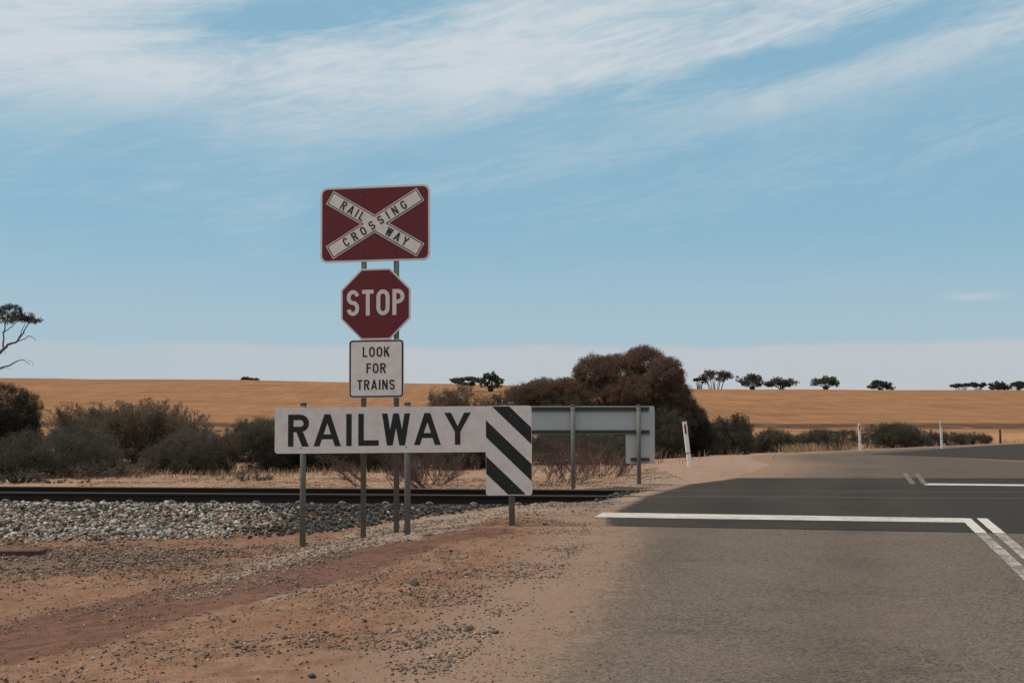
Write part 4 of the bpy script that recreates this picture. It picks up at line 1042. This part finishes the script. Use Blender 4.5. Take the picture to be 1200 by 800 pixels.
# skyline trees
def ridge_tree(x, ytop, ybase, width, kind, label, seed, Y=405., name='ridge_tree', dens=1.0):
    global RNG
    RNG = np.random.default_rng(300+seed); random.seed(300+seed)
    X_ = at(x, ybase, Y).x; z0_ = gz(X_, Y); zb__ = at(x, ybase, Y).z
    sc = Y/F; h = at(x, ytop, Y).z-z0_; w_ = width*sc
    h = max(h, 2.5)
    t = thing(name, label, 'tree', (X_, Y, z0_), 0, 'trees standing along the skyline')
    lumps = []; mb = MB()
    nb = {'round': 18, 'umbrella': 19, 'multi': 13, 'sparse': 9}[kind]
    for k in range(nb):
        f_ = (k+.5)/nb*2-1; a = f_*w_*.40+random.uniform(-.06, .06)*w_
        if kind == 'umbrella': zc_ = h*(.84-.40*f_*f_)+random.uniform(-.34, .06)*h; rz_ = h*.15
        elif kind == 'round': zc_ = h*(.60-.20*f_*f_)+random.uniform(-.26, .22)*h; rz_ = h*.17
        elif kind == 'multi': zc_ = h*random.uniform(.5, .88)-h*.12*f_*f_; rz_ = h*random.uniform(.10, .17)
        else: zc_ = h*random.uniform(.45, .85); rz_ = h*random.uniform(.07, .13)
        rx_ = w_*random.uniform(.10, .18); rz_ *= random.uniform(.9, 1.35); yy = random.uniform(-.2, .2)*w_
        lumps.append((a, yy, zc_, rx_, rx_, rz_))
        xb_ = a*(.15 if kind in ('round', 'umbrella') else .45)
        pts = [Vector((xb_, 0, -.5)), Vector((xb_*1.1+a*.1, yy*.3, zc_*.4)), Vector((a*.65+xb_*.35, yy*.7, zc_*.75)), Vector((a, yy, zc_))]
        mb.tube(pts, [.13, .11, .08, .03], 5)
    mb.build('trunk', M['bark'], t, True)
    foliage('crown', clump_cloud(lumps, int(330*dens), 22, w_*.035, .42, .18, (.085, .080, .062), (.11, .095, .07), .3, -1, .8, .8), t, None)
    return t
ridge_tree(820, 442, 454, 15, 'sparse', 'smallest spindly tree on the skyline, just right of the rust tree', 1)
ridge_tree(838, 433, 456, 46, 'multi', 'open many stemmed skyline tree, leftmost of the tall ones', 2, dens=1.2)
ridge_tree(882, 437, 458, 34, 'round', 'bushy skyline tree with a lopsided crown, left of a close pair', 3, dens=1.3)
ridge_tree(916, 440, 459, 38, 'round', 'broad dense skyline tree, right of a close pair', 4, dens=1.5)
ridge_tree(968, 438, 459, 36, 'umbrella', 'umbrella shaped tree alone on the skyline with several thin trunks', 5, dens=1.2)
ridge_tree(1032, 445, 460, 33, 'umbrella', 'low dome crowned tree alone on the skyline', 6, dens=1.3)
ridge_tree(1126, 449.5, 460, 30, 'sparse', 'thin scrubby tree on the skyline at the right', 7)
ridge_tree(1147, 447.5, 460, 20, 'sparse', 'small airy tree left of the dense right hand skyline tree', 8)
ridge_tree(1171, 445, 460, 24, 'round', 'small dense round tree near the right end of the skyline', 9, dens=1.2)
ridge_tree(1194, 446, 460, 24, 'round', 'skyline tree at the right edge of the picture', 10)
ridge_tree(293, 441, 447, 24, 'umbrella', 'tiny tree poking over the golden hill left of the signs', 11, Y=460)
ridge_tree(545, 441, 458, 42, 'sparse', 'flat topped sparse tree on the skyline above the sign board', 12, Y=300)
ridge_tree(575, 436, 458, 30, 'umbrella', 'umbrella tree on the skyline just left of the rust tree', 13, Y=300)

# dead twiggy shrubs by the rails
def dead_shrub(x, ybase, width, ytop, label, seed):
    random.seed(500+seed)
    X_, Y = gp(x, ybase, -.15)
    for _ in range(3): X_, Y = gp(x, ybase, gz(X_, Y))
    z0_ = gz(X_, Y); h = at(x, ytop, Y).z-z0_; w_ = width*Y/F
    t = thing('dead_shrub', label, 'dead shrub', (X_, Y, z0_), 0, 'bare twiggy shrubs beside the rails')
    mb = MB()
    def grow(p_, d, L, r_, lv):
        n_ = 4; pts = [p_.copy()]; q = p_.copy(); dd = d.copy()
        for i in range(n_):
            dd = (dd+Vector((random.uniform(-1, 1), random.uniform(-1, 1), random.uniform(-.5, .7)))*.22).normalized(); q = q+dd*L/n_; pts.append(q.copy())
        mb.tube(pts, [r_*(1-.6*i/n_) for i in range(n_+1)], 4 if lv else 5, False)
        if lv < 3:
            for _ in range(5 if lv < 2 else 4):
                k = random.randint(1, n_); nd = (dd+Vector((random.uniform(-1, 1), random.uniform(-1, 1), random.uniform(-.3, .8)))*.75).normalized(); grow(pts[k], nd, L*random.uniform(.5, .75), r_*.55, lv+1)
    for _ in range(21):
        a = random.uniform(0, 6.28); sx = math.cos(a)*w_*.5; d = Vector((sx, math.sin(a)*w_*.3, h*.8)).normalized(); grow(Vector((sx*.75, math.sin(a)*.2, -.04)), d, h*random.uniform(.40, .62), .0085, 0)
    mb.build('branches', M['twig'], t)
    return t
dead_shrub(466, 570, 120, 520, 'reddish bare twiggy shrub behind the twin sign posts', 1)
dead_shrub(538, 571, 120, 514, 'reddish bare shrub left of the striped panel, behind the rails', 2)
dead_shrub(640, 568, 100, 505, 'bare spreading shrub between the striped panel and the sign back', 3)
dead_shrub(690, 562, 80, 512, 'bare twiggy shrub under the sign back board', 4)
dead_shrub(80, 566, 50, 556, 'tiny bare twigs beside the rail at far left', 5)
dead_shrub(285, 562, 60, 548, 'small bare twigs on the sand bank left of the sign', 6)

# dry grass
RNG = np.random.default_rng(77)
def grass(n, spots, h, label):
    P, D = [], []
    for (x, y, sx, sy, c_) in spots:
        X_, Y = gp(x, y, -.2)
        for _ in range(3): X_, Y = gp(x, y, gz(X_, Y))
        m_ = int(n*c_); P.append(np.c_[X_+RNG.normal(size=m_)*sx, Y+RNG.normal(size=m_)*sy])
    P = np.concatenate(P); z = ground_h(P[:, 0], P[:, 1]); m_ = len(P); hh = h*RNG.uniform(.4, 1.2, m_)
    d = RNG.normal(size=(m_, 2))*.42; w_ = .012
    B = np.c_[P, z-.02]; Tp = np.c_[P+d*hh[:, None], z+hh]; sd = np.c_[RNG.normal(size=(m_, 2)), np.zeros(m_)]; sd /= np.linalg.norm(sd, axis=1)[:, None]
    V = np.stack([B-sd*w_, B+sd*w_, Tp+sd*.003, Tp-sd*.003], 1).reshape(-1, 3)
    c_ = RNG.uniform(.7, 1.2, m_)[:, None]*np.array([.34, .23, .135])
    o = link('dry_grass', mesh_np('dry_grass', V, np.arange(m_*4).reshape(m_, 4), 4, np.repeat(c_, 4, 0)), M['drygrass'])
    return tag(o, label, 'grass', kind='stuff')
grass(900, [(772, 533, .35, .4, .5), (790, 533, .35, .4, .5), (822, 532, .4, .4, .3), (848, 531, .3, .3, .2), (940, 530, .45, .4, .7), (955, 529, .3, .4, .2), (720, 545, 1.5, .8, .2), (1180, 519.5, 4, 1.0, .5), (1065, 524, 1.5, .6, .25), (1000, 528, .6, .5, .2)], .36, 'pale dry grass tufts along the far road edge and scrub')
grass(700, [(70, 557, 3, .8, 1.0), (200, 556, 3, .8, 1.0), (330, 553, 2.5, .8, 1.0), (150, 548, 3., 1., .6)], .15, 'low dry grass at the foot of the left hand shrubs')

# field fence posts
for x, yt, yb, lab in ((892, 506, 515, 'dark field fence post behind the grey feathery bush'), (1091, 503, 511, 'dark stubby field post right of the rounded bush'), (1172, 502.5, 512, 'thin dark field post at the right near the bending road')):
    Y = 66.; b = at(x, yb, Y); z0_ = gz(b.x, Y); h = at(x, yt, Y).z-z0_
    mb = MB(); mb.tube([(0, 0, -.2), (.01, 0, h*.5), (0, 0, h-.03), (0, 0, h)], [.075, .07, .07, .05], 8)
    o = mb.build('fence_post', M['fencepost'], None, True); o.location = (b.x, Y, z0_)
    tag(o, lab, 'post', 'dark fence posts in the field')

S.render.engine = 'CYCLES'
